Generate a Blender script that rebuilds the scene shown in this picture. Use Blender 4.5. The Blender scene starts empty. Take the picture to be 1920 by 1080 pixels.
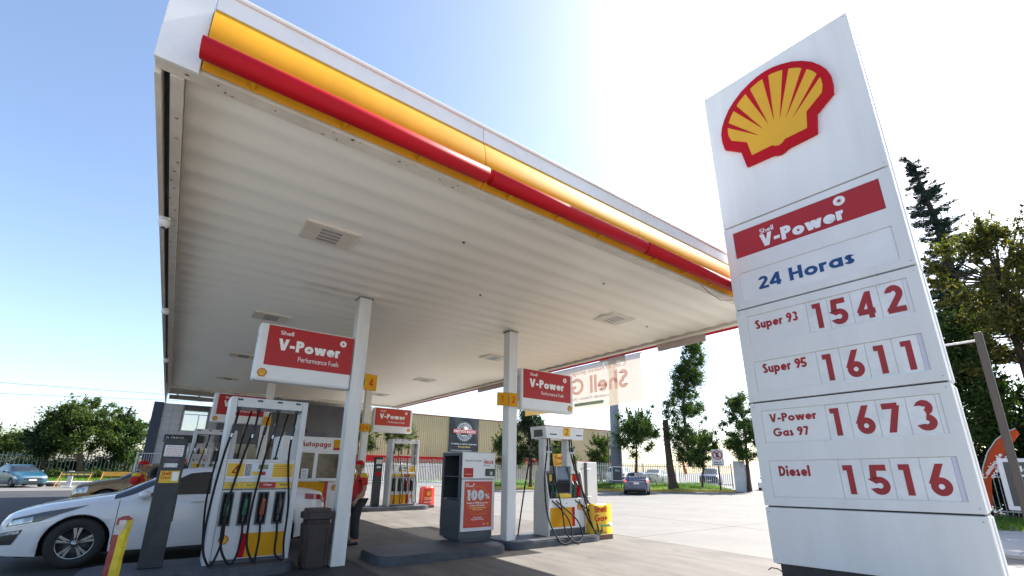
import bpy, bmesh, math, random
import numpy as np
from mathutils import Vector, Matrix
R_ = math.radians
random.seed(7)
SC = bpy.context.scene
COL = SC.collection

# ------------------------------------------------------------------ camera
# world X runs along the canopy's front edge, Y under the canopy away from the viewer
cam_d = bpy.data.cameras.new('camera')
cam = bpy.data.objects.new('camera', cam_d)
COL.objects.link(cam)
AX = ((0.80588802, 0.17116795, 0.56678571), (-0.59189001, 0.20944314, 0.77833141), (0.01451601, -0.96272275, 0.27010032))
m = Matrix(((AX[0][0], -AX[0][1], -AX[0][2], 0.0), (AX[1][0], -AX[1][1], -AX[1][2], 0.0), (AX[2][0], -AX[2][1], -AX[2][2], 1.6), (0, 0, 0, 1)))
cam.matrix_world = m
cam_d.sensor_fit = 'HORIZONTAL'
cam_d.sensor_width = 36.0
cam_d.lens = 851.0 / 1920 * 36
cam_d.shift_y = 100.0 / 1920
cam_d.clip_start = 0.05
cam_d.clip_end = 3000
SC.camera = cam

# ------------------------------------------------------------------ light
SUN = Vector((1.0, -0.035, 1.02)).normalized()
world = bpy.data.worlds.new('World')
SC.world = world
world.use_nodes = True
wn = world.node_tree.nodes
wn.clear()
sky = wn.new('ShaderNodeTexSky')
sky.sky_type = 'NISHITA'
sky.sun_disc = False
sky.sun_elevation = math.asin(SUN.z)
sky.sun_rotation = math.atan2(SUN.x, SUN.y)
sky.altitude = 500
sky.air_density = 1.0
sky.dust_density = 2.2
sky.ozone_density = 0.8
bg = wn.new('ShaderNodeBackground')
bg.inputs['Strength'].default_value = 0.105
wo = wn.new('ShaderNodeOutputWorld')
world.node_tree.links.new(sky.outputs[0], bg.inputs[0])
world.node_tree.links.new(bg.outputs[0], wo.inputs[0])
sd = bpy.data.lights.new('sun', 'SUN')
sd.energy = 5.0
sd.angle = R_(0.5)
sd.color = (1.0, 0.95, 0.87)
sun = bpy.data.objects.new('sun', sd)
COL.objects.link(sun)
sun.location = (30, -4, 32)
sun.rotation_euler = SUN.to_track_quat('Z', 'Y').to_euler()
SC.view_settings.view_transform = 'Standard'
SC.view_settings.look = 'None'
SC.view_settings.gamma = 1.0
SC.view_settings.exposure = 1.6
SC.cycles.max_bounces = 8
SC.cycles.transparent_max_bounces = 16


# ------------------------------------------------------------------ materials
MATS = {}


def M(name, rgb, rough=0.5, metal=0.0, var=0.10, scale=5.0, bump=0.0, coat=0.0, stretch=(1, 1, 1), dirt=None, dirt_amt=0.0, spec=0.5):
    """procedural paint / plastic / metal: base colour broken up by two noises, plus dirt patches and fine relief"""
    if name in MATS:
        return MATS[name]
    mt = bpy.data.materials.new(name)
    mt.use_nodes = True
    nt = mt.node_tree
    b = nt.nodes['Principled BSDF']
    b.inputs['Roughness'].default_value = rough
    b.inputs['Metallic'].default_value = metal
    b.inputs['Specular IOR Level'].default_value = spec
    if coat:
        b.inputs['Coat Weight'].default_value = coat
        b.inputs['Coat Roughness'].default_value = 0.06
    tc = nt.nodes.new('ShaderNodeTexCoord')
    mp = nt.nodes.new('ShaderNodeMapping')
    mp.inputs['Scale'].default_value = stretch
    nt.links.new(tc.outputs['Object'], mp.inputs[0])
    n1 = nt.nodes.new('ShaderNodeTexNoise')
    n1.inputs['Scale'].default_value = scale
    n1.inputs['Detail'].default_value = 8
    n1.inputs['Roughness'].default_value = 0.6
    nt.links.new(mp.outputs[0], n1.inputs['Vector'])
    rmp = nt.nodes.new('ShaderNodeValToRGB')
    lo = [max(0.0, c * (1 - 1.6 * var)) for c in rgb]
    hi = [min(1.0, c * (1 + 0.9 * var)) for c in rgb]
    rmp.color_ramp.elements[0].position = 0.3
    rmp.color_ramp.elements[1].position = 0.7
    rmp.color_ramp.elements[0].color = (*lo, 1)
    rmp.color_ramp.elements[1].color = (*hi, 1)
    nt.links.new(n1.outputs['Fac'], rmp.inputs[0])
    out = rmp.outputs[0]
    if dirt is not None:
        n2 = nt.nodes.new('ShaderNodeTexNoise')
        n2.inputs['Scale'].default_value = scale * 0.37
        n2.inputs['Detail'].default_value = 10
        n2.inputs['Roughness'].default_value = 0.7
        nt.links.new(mp.outputs[0], n2.inputs['Vector'])
        r2 = nt.nodes.new('ShaderNodeValToRGB')
        r2.color_ramp.elements[0].position = 0.48
        r2.color_ramp.elements[1].position = 0.72
        r2.color_ramp.elements[0].color = (0, 0, 0, 1)
        r2.color_ramp.elements[1].color = (dirt_amt, dirt_amt, dirt_amt, 1)
        nt.links.new(n2.outputs['Fac'], r2.inputs[0])
        mx = nt.nodes.new('ShaderNodeMixRGB')
        mx.inputs[2].default_value = (*dirt, 1)
        nt.links.new(r2.outputs[0], mx.inputs[0])
        nt.links.new(out, mx.inputs[1])
        out = mx.outputs[0]
    nt.links.new(out, b.inputs['Base Color'])
    mr = nt.nodes.new('ShaderNodeMapRange')
    mr.inputs[3].default_value = max(0.02, rough - 0.08)
    mr.inputs[4].default_value = min(1.0, rough + 0.1)
    nt.links.new(n1.outputs['Fac'], mr.inputs[0])
    nt.links.new(mr.outputs[0], b.inputs['Roughness'])
    if bump:
        bp = nt.nodes.new('ShaderNodeBump')
        bp.inputs['Strength'].default_value = bump
        bp.inputs['Distance'].default_value = 0.02
        n3 = nt.nodes.new('ShaderNodeTexNoise')
        n3.inputs['Scale'].default_value = scale * 9
        n3.inputs['Detail'].default_value = 6
        nt.links.new(mp.outputs[0], n3.inputs['Vector'])
        nt.links.new(n3.outputs['Fac'], bp.inputs['Height'])
        nt.links.new(bp.outputs[0], b.inputs['Normal'])
    MATS[name] = mt
    return mt


def M_leaf(name, c1, c2, trans=0.35):
    mt = bpy.data.materials.new(name)
    mt.use_nodes = True
    nt = mt.node_tree
    nt.nodes.clear()
    geo = nt.nodes.new('ShaderNodeNewGeometry')
    rmp = nt.nodes.new('ShaderNodeValToRGB')
    rmp.color_ramp.elements[0].color = (*c1, 1)
    rmp.color_ramp.elements[1].color = (*c2, 1)
    nt.links.new(geo.outputs['Random Per Island'], rmp.inputs[0])
    d = nt.nodes.new('ShaderNodeBsdfPrincipled')
    d.inputs['Roughness'].default_value = 0.7
    d.inputs['Specular IOR Level'].default_value = 0.2
    t = nt.nodes.new('ShaderNodeBsdfTranslucent')
    gm = nt.nodes.new('ShaderNodeMixRGB')
    gm.blend_type = 'MULTIPLY'
    gm.inputs[0].default_value = 1
    gm.inputs[2].default_value = (1.3, 1.5, 0.5, 1)
    nt.links.new(rmp.outputs[0], gm.inputs[1])
    nt.links.new(rmp.outputs[0], d.inputs['Base Color'])
    nt.links.new(gm.outputs[0], t.inputs[0])
    mx = nt.nodes.new('ShaderNodeMixShader')
    mx.inputs[0].default_value = trans
    nt.links.new(d.outputs[0], mx.inputs[1])
    nt.links.new(t.outputs[0], mx.inputs[2])
    o = nt.nodes.new('ShaderNodeOutputMaterial')
    nt.links.new(mx.outputs[0], o.inputs[0])
    return mt


def M_cloth(name, rgb, trans=0.5, clear=0.0):
    """thin fabric that lets light through"""
    mt = bpy.data.materials.new(name)
    mt.use_nodes = True
    nt = mt.node_tree
    nt.nodes.clear()
    tc = nt.nodes.new('ShaderNodeTexCoord')
    n = nt.nodes.new('ShaderNodeTexNoise')
    n.inputs['Scale'].default_value = 2.5
    n.inputs['Detail'].default_value = 5
    nt.links.new(tc.outputs['Object'], n.inputs['Vector'])
    rmp = nt.nodes.new('ShaderNodeValToRGB')
    rmp.color_ramp.elements[0].color = (*[c * 0.88 for c in rgb], 1)
    rmp.color_ramp.elements[1].color = (*[min(1, c * 1.05) for c in rgb], 1)
    nt.links.new(n.outputs['Fac'], rmp.inputs[0])
    d = nt.nodes.new('ShaderNodeBsdfDiffuse')
    t = nt.nodes.new('ShaderNodeBsdfTranslucent')
    nt.links.new(rmp.outputs[0], d.inputs[0])
    nt.links.new(rmp.outputs[0], t.inputs[0])
    mx = nt.nodes.new('ShaderNodeMixShader')
    mx.inputs[0].default_value = trans
    nt.links.new(d.outputs[0], mx.inputs[1])
    nt.links.new(t.outputs[0], mx.inputs[2])
    o = nt.nodes.new('ShaderNodeOutputMaterial')
    out = mx.outputs[0]
    if clear:
        tp = nt.nodes.new('ShaderNodeBsdfTransparent')
        m2 = nt.nodes.new('ShaderNodeMixShader')
        m2.inputs[0].default_value = clear
        nt.links.new(out, m2.inputs[1])
        nt.links.new(tp.outputs[0], m2.inputs[2])
        out = m2.outputs[0]
    nt.links.new(out, o.inputs[0])
    return mt


def M_glass(name, rgb=(0.02, 0.03, 0.035), alpha=0.55, rough=0.03):
    mt = bpy.data.materials.new(name)
    mt.use_nodes = True
    nt = mt.node_tree
    b = nt.nodes['Principled BSDF']
    b.inputs['Base Color'].default_value = (*rgb, 1)
    b.inputs['Roughness'].default_value = rough
    b.inputs['Specular IOR Level'].default_value = 0.8
    b.inputs['Coat Weight'].default_value = 0.5
    tr = nt.nodes.new('ShaderNodeBsdfTransparent')
    mx = nt.nodes.new('ShaderNodeMixShader')
    mx.inputs[0].default_value = alpha
    nt.links.new(tr.outputs[0], mx.inputs[1])
    nt.links.new(b.outputs[0], mx.inputs[2])
    nt.links.new(mx.outputs[0], nt.nodes['Material Output'].inputs[0])
    return mt


def M_emit(name, rgb, s):
    mt = bpy.data.materials.new(name)
    mt.use_nodes = True
    b = mt.node_tree.nodes['Principled BSDF']
    b.inputs['Base Color'].default_value = (*rgb, 1)
    b.inputs['Emission Color'].default_value = (*rgb, 1)
    b.inputs['Emission Strength'].default_value = s
    return mt


WHITE = M('white_paint', (0.60, 0.605, 0.61), 0.35, var=0.05, scale=3, dirt=(0.42, 0.39, 0.34), dirt_amt=0.28)
CLEANW = M('clean_white', (0.72, 0.72, 0.72), 0.28, var=0.03, scale=2, dirt=(0.55, 0.54, 0.52), dirt_amt=0.18)
COLW = M('column_white', (0.68, 0.68, 0.67), 0.4, var=0.07, scale=2.5, dirt=(0.4, 0.37, 0.32), dirt_amt=0.35, stretch=(2, 2, .4))
CREAM = M('soffit_cream', (0.86, 0.79, 0.68), 0.40, var=0.05, scale=0.8, dirt=(0.62, 0.54, 0.43), dirt_amt=0.4, stretch=(.25, 1.4, 1))
TRIM = M('trim_cream', (0.70, 0.65, 0.56), 0.5, var=0.08, scale=3, dirt=(0.34, 0.22, 0.12), dirt_amt=0.3)
YEL = M('yellow_paint', (0.64, 0.30, 0.010), 0.6, var=0.10, scale=1.2, dirt=(0.45, 0.2, 0.03), dirt_amt=0.35, stretch=(1, 1, .4), spec=0.15)
EMBY = M('emblem_yellow', (0.70, 0.36, 0.012), 0.5, var=0.03, scale=2)
YELP = M('yellow_print', (0.70, 0.44, 0.02), 0.4, var=0.07, scale=4)
RED = M('red_paint', (0.45, 0.006, 0.014), 0.5, var=0.10, scale=1.5, dirt=(0.3, 0.02, 0.02), dirt_amt=0.3, spec=0.15)
REDP = M('red_print', (0.40, 0.009, 0.013), 0.5, var=0.08, scale=3)
REDO = M('poster_red', (0.48, 0.035, 0.016), 0.4, var=0.08, scale=3)
DIGIT = M('digit_red', (0.36, 0.013, 0.018), 0.45, var=0.22, scale=3)
BLUE = M('blue_print', (0.002, 0.055, 0.21), 0.4, var=0.1)
BLACK = M('black_rubber', (0.010, 0.010, 0.011), 0.65, var=0.2, scale=9, spec=0.25)
BLK = M('black_plastic', (0.028, 0.029, 0.031), 0.35, var=0.15, scale=6)
DGREY = M('dark_grey_paint', (0.022, 0.026, 0.033), 0.45, var=0.15, scale=4, dirt=(0.12, 0.11, 0.1), dirt_amt=0.4)
SLATE = M('slate_paint', (0.058, 0.068, 0.083), 0.5, var=0.14, scale=4, dirt=(0.06, 0.06, 0.06), dirt_amt=0.5)
ISL = M('island_paint', (0.052, 0.060, 0.075), 0.6, var=0.25, scale=5, bump=0.25, dirt=(0.14, 0.135, 0.13), dirt_amt=0.6)
GREYW = M('grey_panel', (0.11, 0.11, 0.118), 0.5, var=0.1, scale=1.5)
STEEL = M('steel', (0.55, 0.56, 0.58), 0.28, metal=0.9, var=0.1, scale=10)
GALV = M('galvanised', (0.50, 0.52, 0.54), 0.5, metal=0.4, var=0.15, scale=6)
FENCE = M('fence_paint', (0.62, 0.63, 0.64), 0.5, var=0.12, scale=3)
POLEG = M('pole_grey', (0.26, 0.28, 0.32), 0.45, var=0.08, scale=1.0)
BIN = M('bin_brown', (0.042, 0.030, 0.027), 0.6, var=0.2, scale=6, bump=0.15)
GREENP = M('green_plastic', (0.004, 0.10, 0.055), 0.4)
ORANGEP = M('orange_plastic', (0.38, 0.06, 0.012), 0.4)
LCD = M('lcd_green', (0.17, 0.19, 0.10), 0.25)
SILV = M('silver_print', (0.50, 0.52, 0.55), 0.35, metal=0.3, var=0.25, scale=20)
WTXT = M('white_print', (0.80, 0.80, 0.80), 0.45, var=0.03)
YTXT = M('yellow_text', (0.75, 0.58, 0.12), 0.45, var=0.03)
BTXT = M('black_print', (0.03, 0.03, 0.035), 0.5, var=0.1)
GTXT = M('green_print', (0.03, 0.30, 0.12), 0.45, var=0.05)
BARK = M('bark', (0.085, 0.062, 0.045), 0.9, var=0.4, scale=6, bump=0.6, stretch=(1, 1, .25))
SKIN = M('skin', (0.36, 0.19, 0.12), 0.5, var=0.08, scale=9)
GLASS = M_glass('window_glass')
CLEAR = M_glass('clear_glass', (0.5, 0.55, 0.55), 0.16)
TYRE = M('tyre', (0.02, 0.02, 0.021), 0.75, var=0.2, scale=20)
ALLOY = M('alloy', (0.32, 0.33, 0.35), 0.25, metal=0.85, var=0.06)


# ------------------------------------------------------------------ mesh helpers
def link(name, me, mat=None, parent=None, loc=None, rz=0.0, rot=None):
    o = bpy.data.objects.new(name, me)
    COL.objects.link(o)
    if mat is not None and me is not None and len(me.materials) == 0:
        me.materials.append(mat)
    if parent is not None:
        o.parent = parent
    if loc is not None:
        o.location = loc
    if rot is not None:
        o.rotation_euler = rot
    elif rz:
        o.rotation_euler = (0, 0, rz)
    return o


def thing(name, label, cat, loc=(0, 0, 0), rz=0.0, group=None):
    o = bpy.data.objects.new(name, None)
    COL.objects.link(o)
    o.empty_display_size = 0.2
    o.location = loc
    o.rotation_euler = (0, 0, rz)
    return tag(o, label, cat, group)


def tag(o, label, cat, group=None, kind=None):
    o['label'] = label
    o['category'] = cat
    if group:
        o['group'] = group
    if kind:
        o['kind'] = kind
    return o


def structure(o):
    o['kind'] = 'structure'
    return o


class MB:
    """collects shapes into one mesh"""

    def __init__(s):
        s.v = []
        s.f = []
        s.smooth = []

    def add(s, vs, fs, smooth=False):
        n = len(s.v)
        s.v += [tuple(p) for p in vs]
        s.f += [tuple(i + n for i in f) for f in fs]
        s.smooth += [smooth] * len(fs)
        return s

    def box(s, x0, x1, y0, y1, z0, z1, bev=0.0):
        if x1 < x0: x0, x1 = x1, x0
        if y1 < y0: y0, y1 = y1, y0
        if z1 < z0: z0, z1 = z1, z0
        b = min(bev, 0.45 * min(x1 - x0, y1 - y0, z1 - z0))
        if b <= 0:
            vs = [(x0, y0, z0), (x1, y0, z0), (x1, y1, z0), (x0, y1, z0), (x0, y0, z1), (x1, y0, z1), (x1, y1, z1), (x0, y1, z1)]
            return s.add(vs, [(0, 3, 2, 1), (4, 5, 6, 7), (0, 1, 5, 4), (1, 2, 6, 5), (2, 3, 7, 6), (3, 0, 4, 7)])
        bm = bmesh.new()
        bmesh.ops.create_cube(bm, size=1.0, matrix=Matrix.Translation(((x0 + x1) / 2, (y0 + y1) / 2, (z0 + z1) / 2)) @ Matrix.Diagonal((x1 - x0, y1 - y0, z1 - z0, 1)))
        bmesh.ops.bevel(bm, geom=bm.edges[:], offset=b, segments=2, affect='EDGES', profile=0.5)
        return s.bm(bm)

    def bm(s, bm, smooth=False):
        bm.verts.ensure_lookup_table()
        vs = [v.co[:] for v in bm.verts]
        fs = [tuple(v.index for v in f.verts) for f in bm.faces]
        bm.free()
        return s.add(vs, fs, smooth)

    def tube(s, pts, r, seg=8, cap=True):
        pts = [Vector(p) for p in pts]
        n = len(pts)
        rs = r if isinstance(r, (list, tuple)) else [r] * n
        ring = []
        up = Vector((0, 0, 1))
        prev = None
        for i, p in enumerate(pts):
            d = (pts[min(i + 1, n - 1)] - pts[max(i - 1, 0)])
            if d.length < 1e-9:
                d = Vector((0, 0, 1))
            d.normalize()
            if prev is None:
                a = up if abs(d.z) < 0.9 else Vector((1, 0, 0))
                x = d.cross(a).normalized()
            else:
                x = (prev - d * prev.dot(d))
                x = x.normalized() if x.length > 1e-6 else d.orthogonal().normalized()
            prev = x
            y = d.cross(x)
            ring.append([p + (x * math.cos(2 * math.pi * k / seg) + y * math.sin(2 * math.pi * k / seg)) * rs[i] for k in range(seg)])
        vs = [q for rg in ring for q in rg]
        fs = []
        for i in range(n - 1):
            for k in range(seg):
                a = i * seg + k
                b = i * seg + (k + 1) % seg
                fs.append((a, b, b + seg, a + seg))
        s.add(vs, fs, True)
        if cap:
            s.add(ring[0], [tuple(range(seg - 1, -1, -1))])
            s.add(ring[-1], [tuple(range(seg))])
        return s

    def prism(s, poly, y0, y1):
        """polygon in the XZ plane (counter-clockwise seen from -Y), extruded from y0 (front) to y1"""
        n = len(poly)
        vs = [(p[0], y0, p[1]) for p in poly] + [(p[0], y1, p[1]) for p in poly]
        fs = [tuple(range(n)), tuple(range(2 * n - 1, n - 1, -1))]
        fs += [(i, i + n, (i + 1) % n + n, (i + 1) % n) for i in range(n)]
        return s.add(vs, fs)

    def lathe(s, prof, seg=24, axis='z', c=(0, 0, 0), smooth=True, cap=True):
        vs = []
        for r, h in prof:
            for k in range(seg):
                a = 2 * math.pi * k / seg
                if axis == 'z':
                    vs.append((c[0] + r * math.cos(a), c[1] + r * math.sin(a), c[2] + h))
                elif axis == 'y':
                    vs.append((c[0] + r * math.cos(a), c[1] + h, c[2] + r * math.sin(a)))
                else:
                    vs.append((c[0] + h, c[1] + r * math.cos(a), c[2] + r * math.sin(a)))
        fs = []
        for i in range(len(prof) - 1):
            for k in range(seg):
                fs.append((i * seg + k, i * seg + (k + 1) % seg, (i + 1) * seg + (k + 1) % seg, (i + 1) * seg + k))
        if cap:
            fs.append(tuple(range(seg)))
            fs.append(tuple((len(prof) - 1) * seg + k for k in range(seg)))
        return s.add(vs, fs, smooth)

    def build(s, name, mat, parent=None, loc=None, rz=0.0, rot=None, fixn=False):
        me = bpy.data.meshes.new(name)
        me.from_pydata(s.v, [], s.f)
        if any(s.smooth):
            me.polygons.foreach_set('use_smooth', s.smooth)
        me.update()
        if fixn:
            bm = bmesh.new()
            bm.from_mesh(me)
            bmesh.ops.recalc_face_normals(bm, faces=bm.faces[:])
            bm.to_mesh(me)
            bm.free()
        return link(name, me, mat, parent, loc, rz, rot)


def box(name, mat, parent, x0, x1, y0, y1, z0, z1, bev=0.0, **k):
    return MB().box(x0, x1, y0, y1, z0, z1, bev).build(name, mat, parent, **k)


def panel(name, mat, parent, x0, x1, z0, z1, y, th=0.006, bev=0.0):
    """flat plate in the XZ plane whose front is at y - th"""
    return box(name, mat, parent, x0, x1, y - th, y, z0, z1, bev)


def copy_tree(o, parent=None):
    c = o.copy()
    COL.objects.link(c)
    c.parent = parent
    for ch in list(o.children):
        copy_tree(ch, c)
    return c


# ------------------------------------------------------------------ lettering: a geometric sans drawn with strokes
def arc(cx, cy, rx, ry, a0, a1, n=14):
    return [(cx + rx * math.cos(R_(a0 + (a1 - a0) * i / n)), cy + ry * math.sin(R_(a0 + (a1 - a0) * i / n))) for i in range(n + 1)]


def glyph(ch, w):
    """strokes (centre lines) and advance for cap height 1; x height X"""
    h = w / 2
    X = 0.66
    T = 1 - h
    def O(W, H, y0=0.0):
        return [arc(W / 2, y0 + H / 2, W / 2 - h, H / 2 - h, 0, 360, 28)]
    g = {
        ' ': ([], .3), '-': ([[(0.04, .38), (.40, .38)]], .44), '.': ([[(h, 0), (h, w)]], w + .04), '+': ([[(0, .42), (.56, .42)], [(.28, .14), (.28, .70)]], .58),
        ':': ([[(h, 0), (h, w)], [(h, .45), (h, .45 + w)]], w + .04), '#': ([[(.1, 0), (.26, 1)], [(.36, 0), (.52, 1)], [(0, .33), (.6, .33)], [(.02, .66), (.62, .66)]], .66),
        '?': ([arc(.27, .72, .27 - h, .28 - h, 170, -60) + [(.27, .26)], [(.27, 0), (.27, w)]], .56), '¿': ([arc(.27, .24, .27 - h, .28 - h, -10, -240) + [(.27, .72)], [(.27, .8), (.27, .8 + w)]], .56),
        '%': ([arc(.17, .76, .17 - h * .7, .24 - h * .7, 0, 360, 18), arc(.62, .24, .17 - h * .7, .24 - h * .7, 0, 360, 18), [(.14, 0), (.66, 1)]], .8),
        'A': ([[(h, 0), (.38 - h * .12, 1)], [(.76 - h, 0), (.38 + h * .12, 1)], [(.18, .28), (.58, .28)]], .76), 'B': ([[(h, 0), (h, 1)], [(h, T)] + arc(.30, .755, .25 - h, .245 - h, 90, -90) + [(h, .51)], [(h, .51)] + arc(.32, .27, .29 - h, .27 - h, 90, -90) + [(h, h)]], .62),
        'C': ([arc(.5, .5, .5 - h, .5 - h, 48, 312, 22)], .88), 'D': ([[(h, 0), (h, 1)], [(h, T)] + arc(.26, .5, .44 - h, .5 - h, 90, -90) + [(h, h)]], .72), 'E': ([[(h, 0), (h, 1)], [(h, T), (.5, T)], [(h, .5), (.46, .5)], [(h, h), (.5, h)]], .53),
        'F': ([[(h, 0), (h, 1)], [(h, T), (.5, T)], [(h, .48), (.46, .48)]], .52), 'G': ([arc(.5, .5, .5 - h, .5 - h, 48, 350, 24) + [(1 - h, .46)], [(.54, .46), (1 - h * .6, .46)]], 1.0), 'H': ([[(h, 0), (h, 1)], [(.68 - h, 0), (.68 - h, 1)], [(h, .5), (.68 - h, .5)]], .70),
        'I': ([[(h, 0), (h, 1)]], w + .03), 'J': ([[(.38 - h, 1), (.38 - h, .24)] + arc(.17, .24, .21 - h, .24 - h, 0, -140, 10)], .40), 'L': ([[(h, 0), (h, 1)], [(h, h), (.46, h)]], .48), 'M': ([[(h, 0), (h + .06, 1)], [(h + .06, 1), (.45, .1)], [(.84 - h, 1), (.45, .1)], [(.84 - h, 1), (.9 - h, 0)]], .9),
        'N': ([[(h, 0), (h, 1)], [(h, 1), (.72 - h, 0)], [(.72 - h, 0), (.72 - h, 1)]], .74), 'O': (O(1.0, 1.0), 1.0), 'P': ([[(h, 0), (h, 1)], [(h, T)] + arc(.30, .70, .29 - h, .30 - h, 90, -90) + [(h, .40 + h)]], .60),
        'R': ([[(h, 0), (h, 1)], [(h, T)] + arc(.30, .71, .28 - h, .29 - h, 90, -90) + [(h, .42 + h)], [(.28, .44), (.60 - h, 0)]], .62), 'S': ([arc(.29, .74, .27 - h, .26 - h, 40, 270, 14) + arc(.29, .26, .29 - h, .26 - h, 90, -150, 16)[1:]], .58), 'T': ([[(.28, 0), (.28, 1)], [(0, T), (.56, T)]], .56),
        'U': ([[(h, 1), (h, .32)] + arc(.33, .32, .33 - h, .32 - h, 180, 360, 14) + [(.66 - h, 1)]], .68), 'V': ([[(h * .95, 1), (.37 - h * .12, 0)], [(.74 - h * .95, 1), (.37 + h * .12, 0)]], .74), 'X': ([[(h, 0), (.66 - h, 1)], [(h, 1), (.66 - h, 0)]], .66), 'Y': ([[(h, 1), (.33, .45), (.66 - h, 1)], [(.33, 0), (.33, .5)]], .66), 'Z': ([[(.02, T), (.54 - h, T), (h, h), (.56, h)]], .57),
        'a': (O(.64, X) + [[(.64 - h, 0), (.64 - h, X)]], .66), 'b': (O(.64, X) + [[(h, 0), (h, 1.03)]], .66), 'c': ([arc(.33, X / 2, .33 - h, X / 2 - h, 50, 310, 18)], .56), 'd': (O(.64, X) + [[(.64 - h, 0), (.64 - h, 1.03)]], .66),
        'e': ([[(.03, X / 2), (.62, X / 2)], arc(.33, X / 2, .32 - h, X / 2 - h, 0, 315, 22)], .64), 'f': ([[(.15, 0), (.15, .78)] + arc(.33, .80, .18, .23 - h, 180, 95, 6), [(0, X - h), (.33, X - h)]], .33), 'g': (O(.64, X) + [[(.64 - h, X), (.64 - h, -.06)] + arc(.34, -.06, .30 - h, .24 - h, 0, -150, 10)], .66),
        'h': ([[(h, 0), (h, 1.03)], [(h, .36)] + arc(.28, .38, .28 - h, .28 - h, 180, 0, 10) + [(.56 - h, 0)]], .58), 'i': ([[(h, 0), (h, X)], [(h, .78), (h, .78 + w)]], w + .03), 'j': ([[(h, -.2), (h, X)], [(h, .78), (h, .78 + w)]], w + .03), 'l': ([[(h, 0), (h, 1.03)]], w + .03), 'k': ([[(h, 0), (h, 1.03)], [(h, .28), (.48 - h, X)], [(h + .08, .36), (.52 - h, 0)]], .53),
        'm': ([[(h, 0), (h, X)], [(h, .38)] + arc(.25, .40, .25 - h, .26 - h, 180, 0, 8) + [(.50 - h, 0)], [(.50 - h, .38)] + arc(.75 - w, .40, .25 - h, .26 - h, 180, 0, 8) + [(1 - w - h, 0)]], 1.02 - w), 'n': ([[(h, 0), (h, X)], [(h, .36)] + arc(.28, .38, .28 - h, .28 - h, 180, 0, 10) + [(.56 - h, 0)]], .58), 'o': (O(.67, X), .68), 'p': (O(.64, X) + [[(h, -.3), (h, X)]], .66), 'q': (O(.64, X) + [[(.64 - h, -.3), (.64 - h, X)]], .66),
        'r': ([[(h, 0), (h, X)], [(h, .40)] + arc(.30, .40, .30 - h, .26 - h, 180, 70, 8)], .40), 's': ([arc(.21, .485, .19 - h, .175 - h, 40, 270, 10) + arc(.21, .175, .21 - h, .175 - h, 90, -150, 12)[1:]], .43), 't': ([[(.16, 0), (.16, .90)], [(0, X - h), (.32, X - h)]], .34), 'u': ([[(h, X), (h, .28)] + arc(.28, .28, .28 - h, .28 - h, 180, 360, 10) + [(.56 - h, X)], [(.56 - h, 0), (.56 - h, X)]], .58),
        'v': ([[(h, X), (.27, 0)], [(.54 - h, X), (.27, 0)]], .54), 'w': ([[(h, X), (.27, 0)], [(.46, X), (.27, 0)], [(.46, X), (.65, 0)], [(.92 - h, X), (.65, 0)]], .92), 'x': ([[(h, 0), (.5 - h, X)], [(h, X), (.5 - h, 0)]], .5), 'y': ([[(h, X), (.28, .05)], [(.56 - h, X), (.16, -.28)]], .56), 'z': ([[(.02, X - h), (.42 - h, X - h), (h, h), (.44, h)]], .45),
        '0': ([arc(.29, .5, .29 - h, .5 - h, 0, 360, 28)], .60), '1': ([[(.30 - h, 0), (.30 - h, 1)], [(0, T), (.30 - h, T)]], .34), '2': ([arc(.28, .70, .27 - h, .30 - h, 165, -38, 14) + [(.08, h)], [(.0, h), (.56, h)]], .57), '3': ([arc(.27, .745, .25 - h, .255 - h, 150, -80, 12), arc(.27, .27, .28 - h, .27 - h, 85, -150, 14)], .57), '4': ([[(.46, 0), (.46, 1)], [(.46, .96), (.06, .28)], [(0, .25), (.62, .25)]], .63), '5': ([[(.52, T), (.13, T), (.09, .50)], [(.09, .52)] + arc(.25, .30, .30 - h, .30 - h, 118, -150, 16)], .57),
        '6': ([arc(.29, .29, .29 - h, .29 - h, 0, 360, 24), [(.07, .38), (.36, 1)]], .59), '7': ([[(.02, T), (.54 - h * .6, T)], [(.54 - h, T), (.20, 0)]], .55), '8': ([arc(.28, .745, .235 - h, .255 - h, 0, 360, 20), arc(.28, .27, .28 - h, .27 - h, 0, 360, 22)], .57), '9': ([arc(.29, .71, .29 - h, .29 - h, 0, 360, 24), [(.51, .62), (.22, 0)]], .59),
    }
    acc = {'Ú': 'U', 'Í': 'I', 'í': 'i', 'á': 'a', 'é': 'e'}
    if ch in acc:
        s, a = g[acc[ch]]
        top = 1.08 if ch.isupper() else .8
        c = a / 2
        s = [t for t in s if not (ch == 'í' and len(t) == 2 and t[0][1] > .7)]
        return list(s) + [[(c - .04, top), (c + .08, top + .2)]], a
    return g.get(ch, g['o'])


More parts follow.
